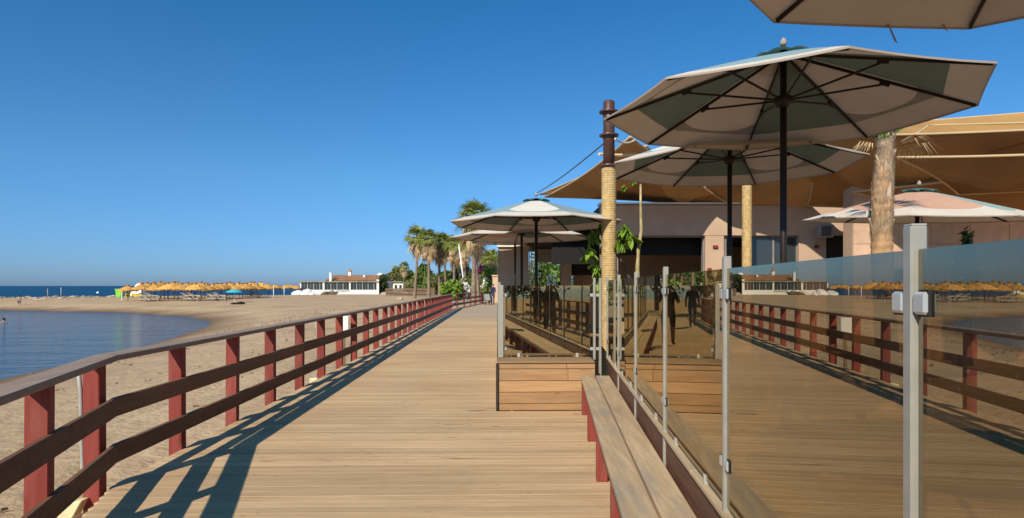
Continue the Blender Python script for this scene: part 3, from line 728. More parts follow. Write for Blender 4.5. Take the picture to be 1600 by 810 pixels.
def palm(meshes, loc, rz_, scale, label, group='palms beyond the boardwalk'):
    root=empty('palm_tree',loc,rz_,label,'palm tree',group); root.scale=(scale,)*3
    for nm,me_ in zip(('trunk','crown','dead_fronds'),meshes): ob(nm,me_,root)
    return root
pv=[palm_meshes(11,10.6,.30,.20,84,90,2.35,2.0,.5,13,.10),palm_meshes(23,10.2,.34,.22,78,110,2.25,2.4,-.4,13,.10),palm_meshes(37,9.6,.32,.22,88,96,2.4,2.1,.25,13,.10)]
def put_palm(i, px, ptop, d, label, rz_):
    x=(px-800)/1000*d; z=gz(x,d)
    Ht=EYE+(447-ptop)/1000*d-z
    H=[10.6,10.2,9.6][i]+1.9
    palm(pv[i],(x,d,z-.05),rz_,Ht/H,label)
for i,(v,px,pt,d,lab) in enumerate([
  (0,648,352,100,'leftmost tall fan palm standing alone at the boardwalk end'),
  (1,671,356,96,'second tall fan palm from the left in the row'),
  (2,687,362,98,'third tall fan palm from the left in the row'),
  (0,698,366,104,'fourth fan palm from the left, with a dark thin trunk'),
  (1,709,364,90,'fifth fan palm from the left with a heavy dry skirt'),
  (2,718,368,94,'sixth fan palm from the left, close against its neighbour'),
  (1,728,366,84,'seventh fan palm from the left, half behind the leaning white pole'),
  (2,740,312,62,'tallest fan palm rising above the peach parasol'),
  (0,748,352,66,'thick palm trunk beside the tallest palm, crown behind the parasols'),
  (1,630,408,160,'small distant fan palm right of the white beach restaurant'),
  (2,768,388,72,'fan palm close to the pale end wall'),
  (0,758,392,84,'fan palm with drooping crown above the magenta flowers')]):
    put_palm(v,px,pt,d,lab,i*1.1)
# the cut palm on the terrace: rough trunk with a small tuft
cp_loc=Vector((4.56,7.8,.12)); cut=empty('cut_palm',cp_loc,0,'pruned palm trunk with shaggy bark and a small tuft on the terrace','palm tree')
rng=random.Random(5)
zt0=EYE+(447-222)*.0078; Hh=zt0-.12
prof=[]; nrg=70
for i in range(nrg+1):
    t=i/nrg; r=.150-.02*t if t<.66 else .137+.012*math.sin((t-.66)*9)-.16*max(0,t-.76)
    prof.append((r+(.010 if i%2 else 0)*(1 if t<.62 else .4),t*Hh))
M['ring_trunk']=plain('ringed_palm_trunk',(.42,.25,.13),.9,.3,6,0,.6); M['fibre']=plain('palm_fibre',(.30,.22,.15),.95,.4,12,0,.5)
M['fibre_pale']=plain('palm_leaf_base',(.52,.40,.29),.9,.25,9)
def bent(mb):
    mb.v=[(x*.84+.045*math.sin(z*1.9+.6)-.02,y*.84+.02*math.sin(z*2.3),z) for x,y,z in mb.v]; return mb
part('trunk',bent(MB().lathe(prof,22,(0,0,0),.006,rng=rng)),M['ring_trunk'],cut,False,local=True)
fb=MB()
for i in range(1500):
    z=rng.uniform(.66,1.0)*Hh; a_=rng.uniform(0,6.283); r=.132-.13*max(0,z/Hh-.76)+.012*rng.random()
    p=Vector((r*math.cos(a_),r*math.sin(a_),z)); o_=Vector((math.cos(a_),math.sin(a_),0))
    t_=Vector((-o_.y,o_.x,0)); ln=rng.uniform(.06,.22)
    q=p+o_*rng.uniform(.01,.035)+Vector((0,0,ln*rng.choice((1,1,-1))))+t_*rng.uniform(-.05,.05)
    fb.poly([p-t_*.009,p+t_*.009,q])
part('fibre',bent(fb),M['fibre'],cut,local=True)
for i in range(22):
    z=(.68+.31*i/22)*Hh; a_=i*2.4+rng.uniform(-.5,.5); o_=Vector((math.cos(a_),math.sin(a_),0)); t_=Vector((-o_.y,o_.x,0)); p=o_*(.125-.10*max(0,z/Hh-.76))+Vector((0,0,z+rng.uniform(-.04,.04))); h_=rng.uniform(.07,.24)*(1 if i%4 else .5); lean_=rng.uniform(-.06,.06)
    part('leaf_stub',bent(MB().hexa([p-t_*.055-o_*.02,p+t_*.055-o_*.02,p+t_*.05+o_*.012,p-t_*.05+o_*.012,*[q_+t_*lean_+o_*rng.uniform(-.01,.03) for q_ in (p-t_*.012+o_*.01+Vector((0,0,h_)),p+t_*.012+o_*.01+Vector((0,0,h_)),p+t_*.010+o_*.026+Vector((0,0,h_)),p-t_*.010+o_*.026+Vector((0,0,h_)))]])),M['fibre_pale'] if i%2 else M['fibre'],cut,local=True)
tf=MB(); td=MB()
for i in range(12):
    a_=rng.uniform(0,6.283); e_=rng.uniform(.7,1.4); d=Vector((math.cos(a_)*math.cos(e_),math.sin(a_)*math.cos(e_),math.sin(e_)))
    frond(tf,(0,0,Hh-.05),d,rng.uniform(.35,.55),R(45),11,.25,.5,.022,rng)
for i in range(12):
    a_=rng.uniform(-1.4,1.4) if i<8 else rng.uniform(2.4,3.9); e_=rng.uniform(.0,.6); d=Vector((math.cos(a_)*math.cos(e_),math.sin(a_)*math.cos(e_),math.sin(e_)))
    frond(td,(0,0,Hh-.08),d,rng.uniform(.4,.6),R(35),9,.6,.6,.014,rng)
part('crown',tf,M['bright_leaf'],cut,local=True); part('dead_fronds',td,M['dry_leaf'],cut,local=True)

# ================================================================== shrubs and trees
def leaves(mb, c, rad, n, size, rng, clumps=14):
    cs=[]
    for i in range(clumps):
        while True:
            q=Vector((rng.uniform(-1,1),rng.uniform(-1,1),rng.uniform(-.8,1)))
            if q.length<1: break
        cs.append((q,rng.uniform(.25,.5)))
    for i in range(n):
        q,r=rng.choice(cs); v=Vector((rng.gauss(0,1),rng.gauss(0,1),rng.gauss(0,1))); v=v.normalized()*(r*rng.random()**.4)
        p=q*.75+v; P=Vector((c[0]+p.x*rad[0],c[1]+p.y*rad[1],c[2]+p.z*rad[2]))
        a=Vector((rng.gauss(0,1),rng.gauss(0,1),rng.gauss(0,1))).normalized(); b=a.cross(Vector((rng.gauss(0,1),rng.gauss(0,1),rng.gauss(0,1)))).normalized()
        s=size*rng.uniform(.6,1.3); mb.poly([P-a*s,P-b*s*.45,P+a*s,P+b*s*.45])
def bush(px, pbase, ptop, wpx, d, mat, label, seed, n=2200, size=None, name='tree', cat='tree', zb=None, group='trees behind the beach', flowers=None, cz=.55, cr=.50):
    rng=random.Random(seed); x=(px-800)/1000*d; z=gz(x,d) if zb is None else zb
    zt_=EYE+(447-ptop)/1000*d; h=zt_-z; wd=wpx/1000*d
    root=empty(name,(x,d,z),0,label,cat,group)
    t=MB(); t.tube([(0,0,-.1),(.05*wd*rng.uniform(-1,1),0,h*.35),(.08*wd*rng.uniform(-1,1),0,h*.7)],[.05*h,.035*h,.012*h],7)
    for i in range(5):
        a_=rng.uniform(0,6.283); t.tube([(0,0,h*.3),(wd*.2*math.cos(a_),wd*.2*math.sin(a_),h*.55),(wd*.33*math.cos(a_),wd*.33*math.sin(a_),h*.75)],[.022*h,.015*h,.006*h],5)
    part('trunk',t,M['bark'],root,True,local=True)
    mb=MB(); leaves(mb,(0,0,h*cz),(wd*.55,wd*.5,h*cr),n,size or d*.0032,rng,16); part('crown',mb,M[mat],root,local=True)
    if flowers:
        mb=MB(); leaves(mb,(0,-wd*.1,h*.6),(wd*.55,wd*.5,h*.42),140,d*.0035,rng,10); part('flowers',mb,M[flowers],root,local=True)
    return root
T=[(612,455,428,22,190,'olive_leaf','pale grey-green tree beside the white beach restaurant'),
   (598,458,430,14,152,'dark_leaf','dark round shrub against the right end of the beach restaurant'),
   (624,452,417,26,175,'olive_leaf','olive tree below the small distant palm'),
   (640,452,424,26,165,'green_leaf','low green tree behind the leftmost tall palm'),
   (662,455,415,30,140,'green_leaf','rounded green tree between the first two tall palms'),
   (682,455,424,30,150,'olive_leaf','olive tree behind the third palm trunk'),
   (700,456,420,34,130,'green_leaf','broad green tree behind the palm row'),
   (722,458,410,34,110,'olive_leaf','tall olive tree left of the leaning white pole'),
   (745,458,418,36,100,'dark_leaf','dark tree behind the thick palm trunk'),
   (768,458,395,36,95,'olive_leaf','feathery olive tree next to the pale end wall'),
   (790,458,400,40,92,'green_leaf','green tree mostly hidden behind the pale end wall'),
   (606,456,438,18,230,'olive_leaf','tiny far-off grey tree at the left end of the wood'),
   (632,454,432,30,182,'green_leaf','wide low green tree behind the low white house'),
   (650,455,430,30,150,'olive_leaf','olive shrubby tree at the foot of the leftmost tall palm'),
   (673,456,428,30,128,'green_leaf','green tree at the foot of the second palm'),
   (692,457,432,34,118,'olive_leaf','low olive tree right of the third palm trunk'),
   (712,457,426,34,104,'green_leaf','dense green tree behind the fifth palm'),
   (733,458,428,34,92,'green_leaf','green tree right of the leaning white pole'),
   (756,459,420,34,86,'olive_leaf','olive tree behind the oleander')]
for i,(px,pb,pt,wd,d,mt,lab) in enumerate(T): bush(px,pb,pt,wd,d,mt,lab,50+i)
for i,(x,y,h_,mt) in enumerate(((-13,-34,5,'olive_leaf'),(-9,-38,7,'green_leaf'),(-5,-33,6,'dark_leaf'),(-1.5,-37,7,'olive_leaf'),(2,-32,6,'green_leaf'),(6,-36,7.5,'dark_leaf'),(10,-31,6,'olive_leaf'))):  # unseen trees, added behind the camera to darken what the front pane reflects
    rng=random.Random(300+i); root=empty('tree',(x,y,-.4),0,['low olive','tall green','dark','broad olive','dense green','tallest dark','last olive'][i]+' tree behind the photographer, mirrored in the front glass','tree','trees mirrored in the glass')
    part('trunk',MB().tube([(0,0,0),(.1,0,h_*.4),(0,.1,h_*.7)],[.2,.14,.05],7),M['bark'],root,True,local=True)
    mb=MB(); leaves(mb,(0,0,h_*.55),(2.6,2.2,h_*.5),1500,.2,rng,16); part('crown',mb,M[mt],root,local=True)
bush(704,462,436,40,72,'bright_leaf','spiky bright green fan palm shrub by the railing bend',71,1500,.30,'shrub','shrub')
bush(766,465,414,34,66,'bright_leaf','bright green oleander with white flowers beside the walker',72,2200,.16,'shrub','shrub',flowers='flower_white')
bush(752,432,412,14,69,'magenta','magenta bougainvillea clump above the oleander',73,420,.16,'shrub','shrub',cz=.86,cr=.15)
bush(725,465,432,20,74,'olive_leaf','pale flowering shrub at the foot of the leaning pole',74,900,.2,'shrub','shrub',flowers='flower_white')
# shrubs in the courtyard seen through the open pavilion
for i,(px,pt,wd,d,mt,lab) in enumerate([(846,408,30,27,'green_leaf','leafy green shrub left of the pavilion pillar'),(868,412,26,25,'bright_leaf','sunlit shrub right behind the pale blue parasol pole'),(912,405,34,27,'dark_leaf','dark leafy shrub right of the pavilion pillar'),(932,410,26,24,'green_leaf','green shrub behind the rope-wrapped mast'),(886,392,130,33,'green_leaf','broad green hedge tree closing the courtyard behind the pavilion'),(840,398,60,31,'olive_leaf','olive tree at the left of the courtyard'),(1508,352,32,12.3,'dark_leaf','dark broad-leaved plant against the stone wall')]):
    bush(px,460,pt,wd,d,mt,lab,90+i,1300,.11,'shrub','shrub',.12,'shrubs in the restaurant courtyard')

# young tree with big drooping leaves beside the mast
yt=empty('umbrella_tree',(2.02,10.2,.12),0,'young tree with large drooping bright green leaves beside the mast','tree')
def W(px,py,d): return at(px,py,d)-Vector((2.02,10.2,.12))
part('trunk',MB().tube([W(998,455,10.2),W(996,420,10.2),W(997,395,10.2),W(1002,360,10.2),W(1001,320,10.2),W(1001,288,10.2)],[.035,.034,.030,.026,.020,.016],8),M['pale_stem'] if 'pale_stem' in M else M.setdefault('pale_stem',plain('pale_stem',(.42,.33,.16),.8,.3,9)),yt,True,local=True)
part('branch',MB().tube([W(990,450,10.6),W(975,415,10.6),W(962,395,10.6),W(950,370,10.6)],[.03,.024,.02,.012],7),M['bark'],yt,True,local=True)
rng=random.Random(9)
lm=MB(); L_=.25
for i in range(5):
    t=i/4; y=-.5*L_*0; wd=.045*math.sin(math.pi*(.08+.9*t)); z=-L_*t
    lm.vert((-wd,.012,z)); lm.vert((0,-.012-.03*t*t,z)); lm.vert((wd,.012,z))
for i in range(4):
    b=i*3; lm.face((b,b+1,b+4,b+3)); lm.face((b+1,b+2,b+5,b+4))
leaf_me=lm.mesh('leaf',M['bright_leaf'],True)
for (cx,cy,dd,n) in ((926,362,10.5,11),(921,388,10.4,10),(938,352,10.7,8),(932,410,10.5,9),(976,352,10.1,11),(968,372,10.2,9),(985,368,10.05,9),(945,378,10.8,7),(936,432,10.6,7),(975,290,10.15,8),(990,284,10.2,6)):
    c=W(cx,cy,dd)
    for k in range(n):
        a_=k/n*6.283+rng.uniform(-.2,.2)
        o=ob('leaf',leaf_me,yt,c+Vector((math.cos(a_)*.03,math.sin(a_)*.03,rng.uniform(-.02,.02))))
        o.rotation_euler=Euler((R(rng.uniform(18,62)),0,a_+math.pi/2+math.pi*0),'XYZ'); o.scale=(1,1,1)
        s_=rng.uniform(.75,1.1)*(.5 if cy<300 else 1); o.scale=(s_,s_,s_)

# ================================================================== the restaurant building
rb=empty('restaurant_building',(4.5,15,.1),0,'pinkish brown flat-roofed restaurant with wide dark openings behind the terrace','building')
def slab(px0,px1,py0,py1,d,th,name,mt,parent=rb,zmin=None,bevel=0):
    a=at(px0,py1,d); b=at(px1,py0,d); z0=a.z if zmin is None else zmin
    return part(name,MB().box(a.x,b.x,d,d+th,z0,b.z),M[mt],parent,bevel=bevel)
FDIST=15.0
slab(940,1440,321,368,FDIST,.35,'fascia','pink_wall')
slab(1102,1131,368,0,FDIST+.01,.33,'wall_pier','pink_wall',zmin=.1)
slab(1248,1291,368,0,FDIST+.01,.33,'wall_pier','pink_wall',zmin=.1)
slab(1333,1440,368,0,FDIST+.01,.33,'wall_pier','pink_wall',zmin=.1)
slab(940,962,368,0,FDIST+.01,.33,'wall_pier','pink_wall',zmin=.1)
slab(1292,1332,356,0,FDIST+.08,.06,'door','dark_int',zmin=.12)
for a,b in ((962,1102),(1131,1248)):
    slab(a,b,366.5,371,FDIST+.10,.12,'window_head','grey_frame')
    fr=slab(a,a+4,371,0,FDIST+.10,.10,'window_frame','grey_frame',zmin=.12); slab(b-4,b,371,0,FDIST+.10,.10,'window_frame','grey_frame',zmin=.12)
slab(1168,1171,371,0,FDIST+.10,.08,'window_frame','grey_frame',zmin=.12); slab(1207,1210,371,0,FDIST+.10,.08,'window_frame','grey_frame',zmin=.12)
slab(1172,1206,372,0,FDIST+.13,.02,'pane','window_dark',zmin=.2)
slab(1211,1244,372,0,FDIST+.13,.02,'pane','window_dark',zmin=.2)
slab(966,1098,372,399,FDIST+.55,.05,'roller_blind','black_cloth')
for a,b in ((1106,1112),): slab(a,b,419,424,FDIST-.03,.03,'alarm_box','red_box')
slab(1114.5,1122.5,383.5,388,FDIST-.04,.045,'alarm_box','red_box',bevel=.008); slab(1273,1280,383,388,FDIST-.04,.045,'alarm_box','red_box',bevel=.008)
a=at(940,0,FDIST).x; b=at(1440,0,FDIST).x
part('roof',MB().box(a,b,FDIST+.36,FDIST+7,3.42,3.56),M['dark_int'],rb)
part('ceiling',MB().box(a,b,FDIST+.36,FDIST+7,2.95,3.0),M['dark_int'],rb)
part('back_wall',MB().box(a,b,FDIST+6.5,FDIST+6.8,.1,3.4),M['pink_wall'],rb)
part('side_wall',MB().box(b-.2,b,FDIST+.36,FDIST+6.5,.1,3.4),M['pink_wall'],rb)
part('coping',MB().box(a-.05,b,FDIST-.06,FDIST+.40,3.562,3.60),M['white'],rb)
# wall speaker
sp=empty('wall_speaker',at(1287,362,FDIST-.3),0,'boxy pale speaker on the wall above the dark door','speaker')
c=at(1287,362,FDIST-.3)
part('cabinet',MB().hexa([c+Vector(t) for t in ((-.18,-.12,-.15),(.16,-.16,-.15),(.20,.14,-.13),(-.12,.14,-.13),(-.18,-.14,.15),(.16,-.18,.15),(.20,.14,.13),(-.12,.14,.13))]),M['speaker'],sp,bevel=.02)
part('grille',MB().hexa([c+Vector(t) for t in ((-.12,-.155,-.11),(.08,-.18,-.11),(.08,-.165,-.11),(-.12,-.14,-.11),(-.12,-.165,.11),(.08,-.19,.11),(.08,-.17,.11),(-.12,-.145,.11))]),M['speaker_dark'],sp,bevel=.004)
part('bracket',MB().beam(c+Vector((.1,.14,0)),c+Vector((.1,.34,0)),.05,.05),M['dark_metal'],sp)
# stone wall on the right
st=empty('stone_panel_wall',(9.5,13.3,.1),0,'pink stone-panelled wall at the right edge, partly in sun','wall')
D2=13.3; x0=at(1333,0,D2).x; x1=at(1760,0,D2).x
part('core',MB().box(x0,x1,D2+.032,D2+.4,.1,3.75),M['pink_wall'],st)
nxp=7; wpn=(x1-x0)/nxp; z=.12; rowi=0
while z<3.7:
    h_=.60
    for i in range(-1,nxp):
        u0=max(x0,x0+i*wpn+(rowi%2)*wpn*.5); u1=min(x1,x0+(i+1)*wpn+(rowi%2)*wpn*.5)
        if u1-u0<.1: continue
        dz=random.uniform(0,.006)
        part('stone_panel',MB().box(u0+.004,u1-.004,D2-dz,D2+.03,z+.004,min(3.72,z+h_)-.004),M['pink_stone'],st)
    z+=h_; rowi+=1
part('coping',MB().box(x0-.02,x1,D2-.05,D2+.45,3.752,3.82),M['pink_stone'],st)
# hedge and white house above the roofline
hd=empty('roof_hedge',(7,21,3.2),0,'strip of trailing yellow-green plants along the flat roof','hedge'); mb=MB(); rng=random.Random(4)
for i in range(26): leaves(mb,(4.6+i*.24,20.5,4.25),(.25,.2,.14),60,.06,rng,5)
part('foliage',mb,M['bright_leaf'],hd); part('trough',MB().box(4.4,11.2,20.4,20.8,3.57,4.2),M['white'],hd)
wh=empty('white_house',(14,30,0),0,'white house glimpsed between the sails and the flat roof','building')
part('wall',MB().box(11.5,30,30,36,0,6.0),M['white'],wh)
for k in range(5): 
    wdw=part('window',MB().box(13+k*3.2,14.4+k*3.2,29.95,30.1,4.3,5.4),M['window_dark'],wh)
part('roof',MB().box(11.3,30.2,29.8,36.2,6.0,6.2),M['white'],wh)
# pavilion by the boardwalk
pvn=empty('pavilion',(0.5,20,.1),0,'open pavilion with pale end wall and black canopy beside the boardwalk','building')
slab(778.5,826,386,0,20,2.6,'end_wall','pink_wall',pvn,zmin=.0); slab(776.8,827,383,385.8,19.9,2.8,'coping','white',pvn)
slab(778,778.6,386,0,19.96,2.7,'corner_strip','white',pvn,zmin=.0)
slab(826.2,944,364,377,17.6,5.5,'canopy','black_cloth',pvn)
slab(862,944,377.2,413,17.8,.06,'blind','black_cloth',pvn)
slab(826.2,944,377.1,386,22.8,.12,'beam','grey_frame',pvn)
slab(836,869,386,410,21.5,.06,'white_screen','white',pvn)
slab(877,893,412,0,20.5,.5,'pillar','pink_wall',pvn,zmin=.1)
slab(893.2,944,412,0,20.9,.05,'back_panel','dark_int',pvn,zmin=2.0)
for px in (821,826.6,829.5): slab(px,px+1.2,383,0,19.6,.05,'frame_post','steel',pvn,zmin=.1)
for a,b in ((832,852),(853,872)): slab(a,b,412,0,21.2,.015,'pane','glass_clear',pvn,zmin=.3)

# ---- terrace furniture
def table(loc, rz_, label):
    root=empty('dining_table',loc,rz_,label,'table','tables on the terrace')
    part('table_top',MB().box(-.40,.40,-.40,.40,.71,.745),M['table_wood'],root,bevel=.006,local=True)
    for sx in (-1,1):
        for sy in (-1,1): part('leg',MB().box(sx*.34-.025,sx*.34+.025,sy*.34-.025,sy*.34+.025,0,.708),M['table_wood'],root,local=True)
    part('apron',MB().box(-.32,.32,-.32,.32,.63,.707),M['table_wood'],root,local=True)
    return root
ch0=None
def chair(loc, rz_, label):
    global ch0
    if ch0 is None:
        root=empty('terrace_chair',(0,0,0))
        part('seat',MB().hexa([(-.22,-.22,.43),(.22,-.22,.43),(.22,.22,.42),(-.22,.22,.42),(-.22,-.22,.46),(.22,-.22,.46),(.22,.22,.45),(-.22,.22,.45)]),M['straw_seat'],root,bevel=.01,local=True)
        for sx in (-1,1):
            part('leg',MB().beam((sx*.20,-.20,0),(sx*.20,-.20,.43),.035,.035,up=(0,1,0)),M['table_wood'],root,local=True)
            part('leg',MB().beam((sx*.20,.24,0),(sx*.20,.21,.43),.035,.035,up=(0,1,0)),M['table_wood'],root,local=True)
            part('back_post',MB().beam((sx*.20,.21,.44),(sx*.19,.30,.92),.032,.03,up=(0,1,0)),M['table_wood'],root,local=True)
            part('arm',MB().beam((sx*.22,-.20,.64),(sx*.22,.24,.66),.03,.025),M['table_wood'],root,local=True)
        mb=MB()
        for i in range(7):
            x=-.18+.06*i
        mb.hexa([(-.18,.225,.55),(.18,.225,.55),(.18,.245,.55),(-.18,.245,.55),(-.17,.285,.90),(.17,.285,.90),(.17,.305,.90),(-.17,.305,.90)])
        part('backrest',mb,M['straw_seat'],root,bevel=.01,local=True)
        ch0=root; o=root
    else: o=copy_tree(ch0)
    o.location=loc; o.rotation_euler=(0,0,rz_); tag(o,label,'chair','chairs on the terrace'); return o
M['straw_seat']=plain('woven_seat',(.46,.36,.24),.85,.25,30,0,.3)
table((.95,10.2,.12),.05,'square wooden table right behind the front glass'); chair((.35,10.1,.12),1.5,'woven chair at the left side of the table behind the front glass'); chair((1.0,11.0,.12),.2,'woven chair beyond the table behind the front glass')
table((.85,12.6,.12),.0,'square wooden table between the first two boardwalk parasols'); chair((.2,12.5,.12),1.6,'woven chair left of the table between the parasols'); chair((1.55,12.6,.12),-1.6,'woven chair right of the table between the parasols')
table((2.9,11.6,.12),.1,'square wooden table right of the rope-wrapped mast'); chair((2.3,11.5,.12),1.4,'woven chair between the mast and the table right of it'); chair((3.5,11.8,.12),-1.4,'woven chair on the far side of the table right of the mast')
table((3.4,7.2,.12),.2,'square wooden table behind the side glass'); chair((3.4,7.95,.12),.1,'woven chair behind the side glass')
table((1.1,15.6,.12),.0,'farthest square wooden table under the canopy'); chair((.5,15.5,.12),1.6,'woven chair at the farthest table')

# ================================================================== the beach
thm=[]
for k in range(3):
    rng=random.Random(100+k)
    c=MB().lathe([(1.28,1.72),(1.30,1.82),(1.12,1.98),(.78,2.2),(.42,2.4),(.10,2.56)],16,(0,0,0),.06,rng=rng)
    for i in range(70):
        a_=rng.uniform(0,6.283); r=rng.uniform(1.2,1.3); p=Vector((r*math.cos(a_),r*math.sin(a_),1.80)); t_=Vector((-math.sin(a_),math.cos(a_),0))*.05
        c.poly([p-t_,p+t_,p+Vector((math.cos(a_)*.05,math.sin(a_)*.05,-rng.uniform(.15,.32)))])
    tp=MB().lathe([(.16,2.50),(.13,2.60),(.22,2.78),(.10,2.86)],9,(0,0,0),.03,rng=rng)
    po=MB().tube([(0,0,-.2),(0,0,2.5)],.05,8)
    thm.append((c.mesh('thatch_canopy',M['thatch']),tp.mesh('tuft',M['thatch_dark']),po.mesh('pole',M['pole_wood'],True)))
def thatch(x,y,label,k):
    root=empty('thatched_umbrella',(x,y,gz(x,y)),random.uniform(0,6),label,'beach umbrella','thatched umbrellas on the beach'); s=random.uniform(.96,1.08); root.scale=(s,s*random.uniform(.95,1.05),s*random.uniform(.80,.92))
    for nm,me_ in zip(('thatch_canopy','tuft','pole'),thm[k%3]): ob(nm,me_,root)
ordn=['first','second','third','fourth','fifth','sixth','seventh','eighth','ninth','tenth','eleventh','twelfth']
k=0
for i,px in enumerate((200,222,243,263,284,306,326,346,366,386,403,419)):
    d=86+max(0,i-5)*3.4; x=(px-800)/1000*d
    thatch(x,d,f'front row thatched umbrella, {ordn[i]} from the left',k); k+=1
for r_,(d,pxs,lab) in enumerate([(92,(230,251,272,293,314,334,354,374,392),'thatched umbrella in the second row behind the front row'),(99,(241,262,283,304,324,344,364,383,400),'thatched umbrella in the third row behind the front row'),(95.5,(236,257,278,299,319,339,359,379,396),'thatched umbrella in the middle rows of the straw umbrella field'),(106,(252,273,294,314,334,354,374,392,408),'thatched umbrella in the rearmost full row'),(128,(412,421,430,438,447,455,462),'thatched umbrella in the far group next to the beach restaurant')]):
    for px in pxs:
        dd=d+random.uniform(-.9,.9)+max(0,(px-330))*.16; thatch((px-800)/1000*dd,dd,lab,k); k+=1
def lounger_mesh():
    f=MB(); f.beam((-.28,-.9,.30),(-.28,.9,.30),.05,.05); f.beam((.28,-.9,.30),(.28,.9,.30),.05,.05)
    l=MB().box(-.30,.30,-.95,.30,.32,.40); l.hexa([(-.3,.3,.32),(.3,.3,.32),(.3,.95,.66),(-.3,.95,.66),(-.3,.3,.40),(.3,.3,.40),(.3,.95,.74),(-.3,.95,.74)])
    g=MB(); [g.box(sx*.26-.03,sx*.26+.03,sy-.03,sy+.03,0,.28) for sx in (-1,1) for sy in (-.8,.8)]
    return f.mesh('frame',M['lounger']),l.mesh('cushion',M['lounger']),g.mesh('legs',M['lounger'])
M['lounger']=plain('faded_lounger',(.36,.30,.24),.8)
lmsh=lounger_mesh()
for i,px in enumerate((227,238,293,303,331,343,397)):
    d=85.0 if px<320 else (86 if px<380 else 101); x=(px-800)/1000*d
    root=empty('beach_lounger',(x,d,gz(x,d)),R(80+random.uniform(-15,15)),'pale faded lounger under the front thatched umbrellas','lounger','loungers under the thatched umbrellas')
    for nm,me_ in zip(('frame','cushion','legs'),lmsh): ob(nm,me_,root)
    for j in range(1):
        r2=empty('beach_lounger',(x+.1,d+.1,gz(x,d)+.42*(j+1)),R(80),'pale faded lounger lying on another under the front thatched umbrellas','lounger','loungers under the thatched umbrellas')
        for nm,me_ in zip(('frame','cushion','legs'),lmsh): ob(nm,me_,r2)
def pole(px,pb,pt,d,label,r=.07,mt='white_plastic',lean=0,top=None):
    a=at(px,pb,d); b=at(px+lean,pt,d); g=gz(a.x,d); a.z=min(a.z,g-.1)
    root=empty('beach_pole',(a.x,a.y,g),0,label,'pole')
    part('shaft',MB().tube([a,b],[r,r*.8],8),M[mt],root,True)
    part('cap',MB().lathe([(r*1.1,0),(r*1.1,.12),(.01,.16)],8,tuple(b)),M[top or mt],root)
pole(190.5,476,457,88,'short pale pole at the left end of the thatched umbrellas'); pole(338.5,475,452,90,'white pole in front of the thatched umbrellas'); pole(427.5,469,449,102,'tall white pole right of the thatched umbrellas'); pole(444,465,449,110,'short white post near the beach restaurant')
pole(74.5,468,451,104,'left of two thin poles on the sand spit',.07,'conduit',top='red_box'); pole(95.5,468,449,104,'right of two thin poles on the sand spit',.08,'conduit',top='dark_metal')
pole(729,466,384,78,'white pole leaning left in front of the palms',.10,'white_plastic',-12)
# turquoise beach umbrella and its people's things
x,d=(366-800)/1000*80,80; g=gz(x,d); tu=empty('beach_parasol',(x,d,g),0,'small turquoise beach umbrella open on the sand','beach umbrella')
part('canopy',MB().lathe([(1.05,1.25),(.8,1.42),(.45,1.56),(.02,1.64)],12),M['turquoise'],tu,local=True); part('pole',MB().tube([(0,0,-.2),(0,0,1.62)],.025,8),M['white_plastic'],tu,local=True)
sb=empty('beach_bag',((376-800)/1000*74,74,gz((376-800)/1000*74,74)),0,'dark pile of beach things right of the turquoise umbrella','bag')
part('bundle',MB().lathe([(.5,0),(.55,.12),(.3,.25),(.05,.3)],9,(0,0,0),.06),M['dark_metal'],sb,local=True); part('towel',MB().lathe([(.35,0),(.4,.1),(.1,.2)],8,(-.8,.1,0),.05),M['dark_metal'],sb,local=True)
# white tent, green bin, yellow boat fence
x,d=(215-800)/1000*112,112; g=gz(x,d); tn=empty('white_tent',(x,d,g),0,'white sloping tent at the left end of the thatched umbrellas','tent')
part('cloth',MB().hexa([(-1.3,-.8,0),(1.3,-.8,0),(1.3,.8,0),(-1.3,.8,0),(-.1,-.3,2.3),(.75,-.3,2.3),(.75,.3,2.3),(-.1,.3,2.3)]),M['white'],tn,bevel=.15,local=True); part('peak',MB().lathe([(.3,2.2),(.18,2.45),(.02,2.6)],8,(.5,0,0)),M['pale_stone'],tn,local=True)
x,d=(187-800)/1000*104,104; g=gz(x,d); gb=empty('lime_bin',(x,d,g),0,'lime green bin standing on the spit left of the umbrellas','bin')
part('body',MB().hexa([(-.38,-.35,.08),(.38,-.35,.08),(.38,.35,.08),(-.38,.35,.08),(-.5,-.42,1.25),(.5,-.42,1.25),(.5,.42,1.25),(-.5,.42,1.25)]),M['lime'],gb,bevel=.04,local=True); part('lid',MB().box(-.56,.56,-.48,.48,1.25,1.4),M['lime'],gb,bevel=.03,local=True)
for px0,px1,lab in ((196,203,'yellow boat cover beside the lime green bin'),(206,222,'long yellow canoe lying below the white tent')):
    d=106; a=at(px0,465,d); b=at(px1,465,d); g=gz((a.x+b.x)/2,d); L=b.x-a.x
    cn=empty('yellow_canoe',((a.x+b.x)/2,d,g),0,lab,'boat')
    hull=MB(); st_=8; rings=[]
    for i in range(st_+1):
        t=i/st_; xx=(t-.5)*L; wv_=.45*math.sin(math.pi*min(.97,max(.03,t)))**.6; hz=.55+.18*abs(2*t-1)**2
        rings.append([hull.vert((xx,-wv_,hz)),hull.vert((xx,-wv_*.7,.12)),hull.vert((xx,wv_*.7,.12)),hull.vert((xx,wv_,hz))])
    for p,q in zip(rings[:-1],rings[1:]):
        for j in range(3): hull.face((p[j],p[j+1],q[j+1],q[j]))
        hull.face((p[3],p[0],q[0],q[3]))
    part('hull',hull,M['yellow'],cn,local=True); part('rim',MB().tube([hull.v[r[0]] for r in rings],.035,5),M['yellow'],cn,local=True)
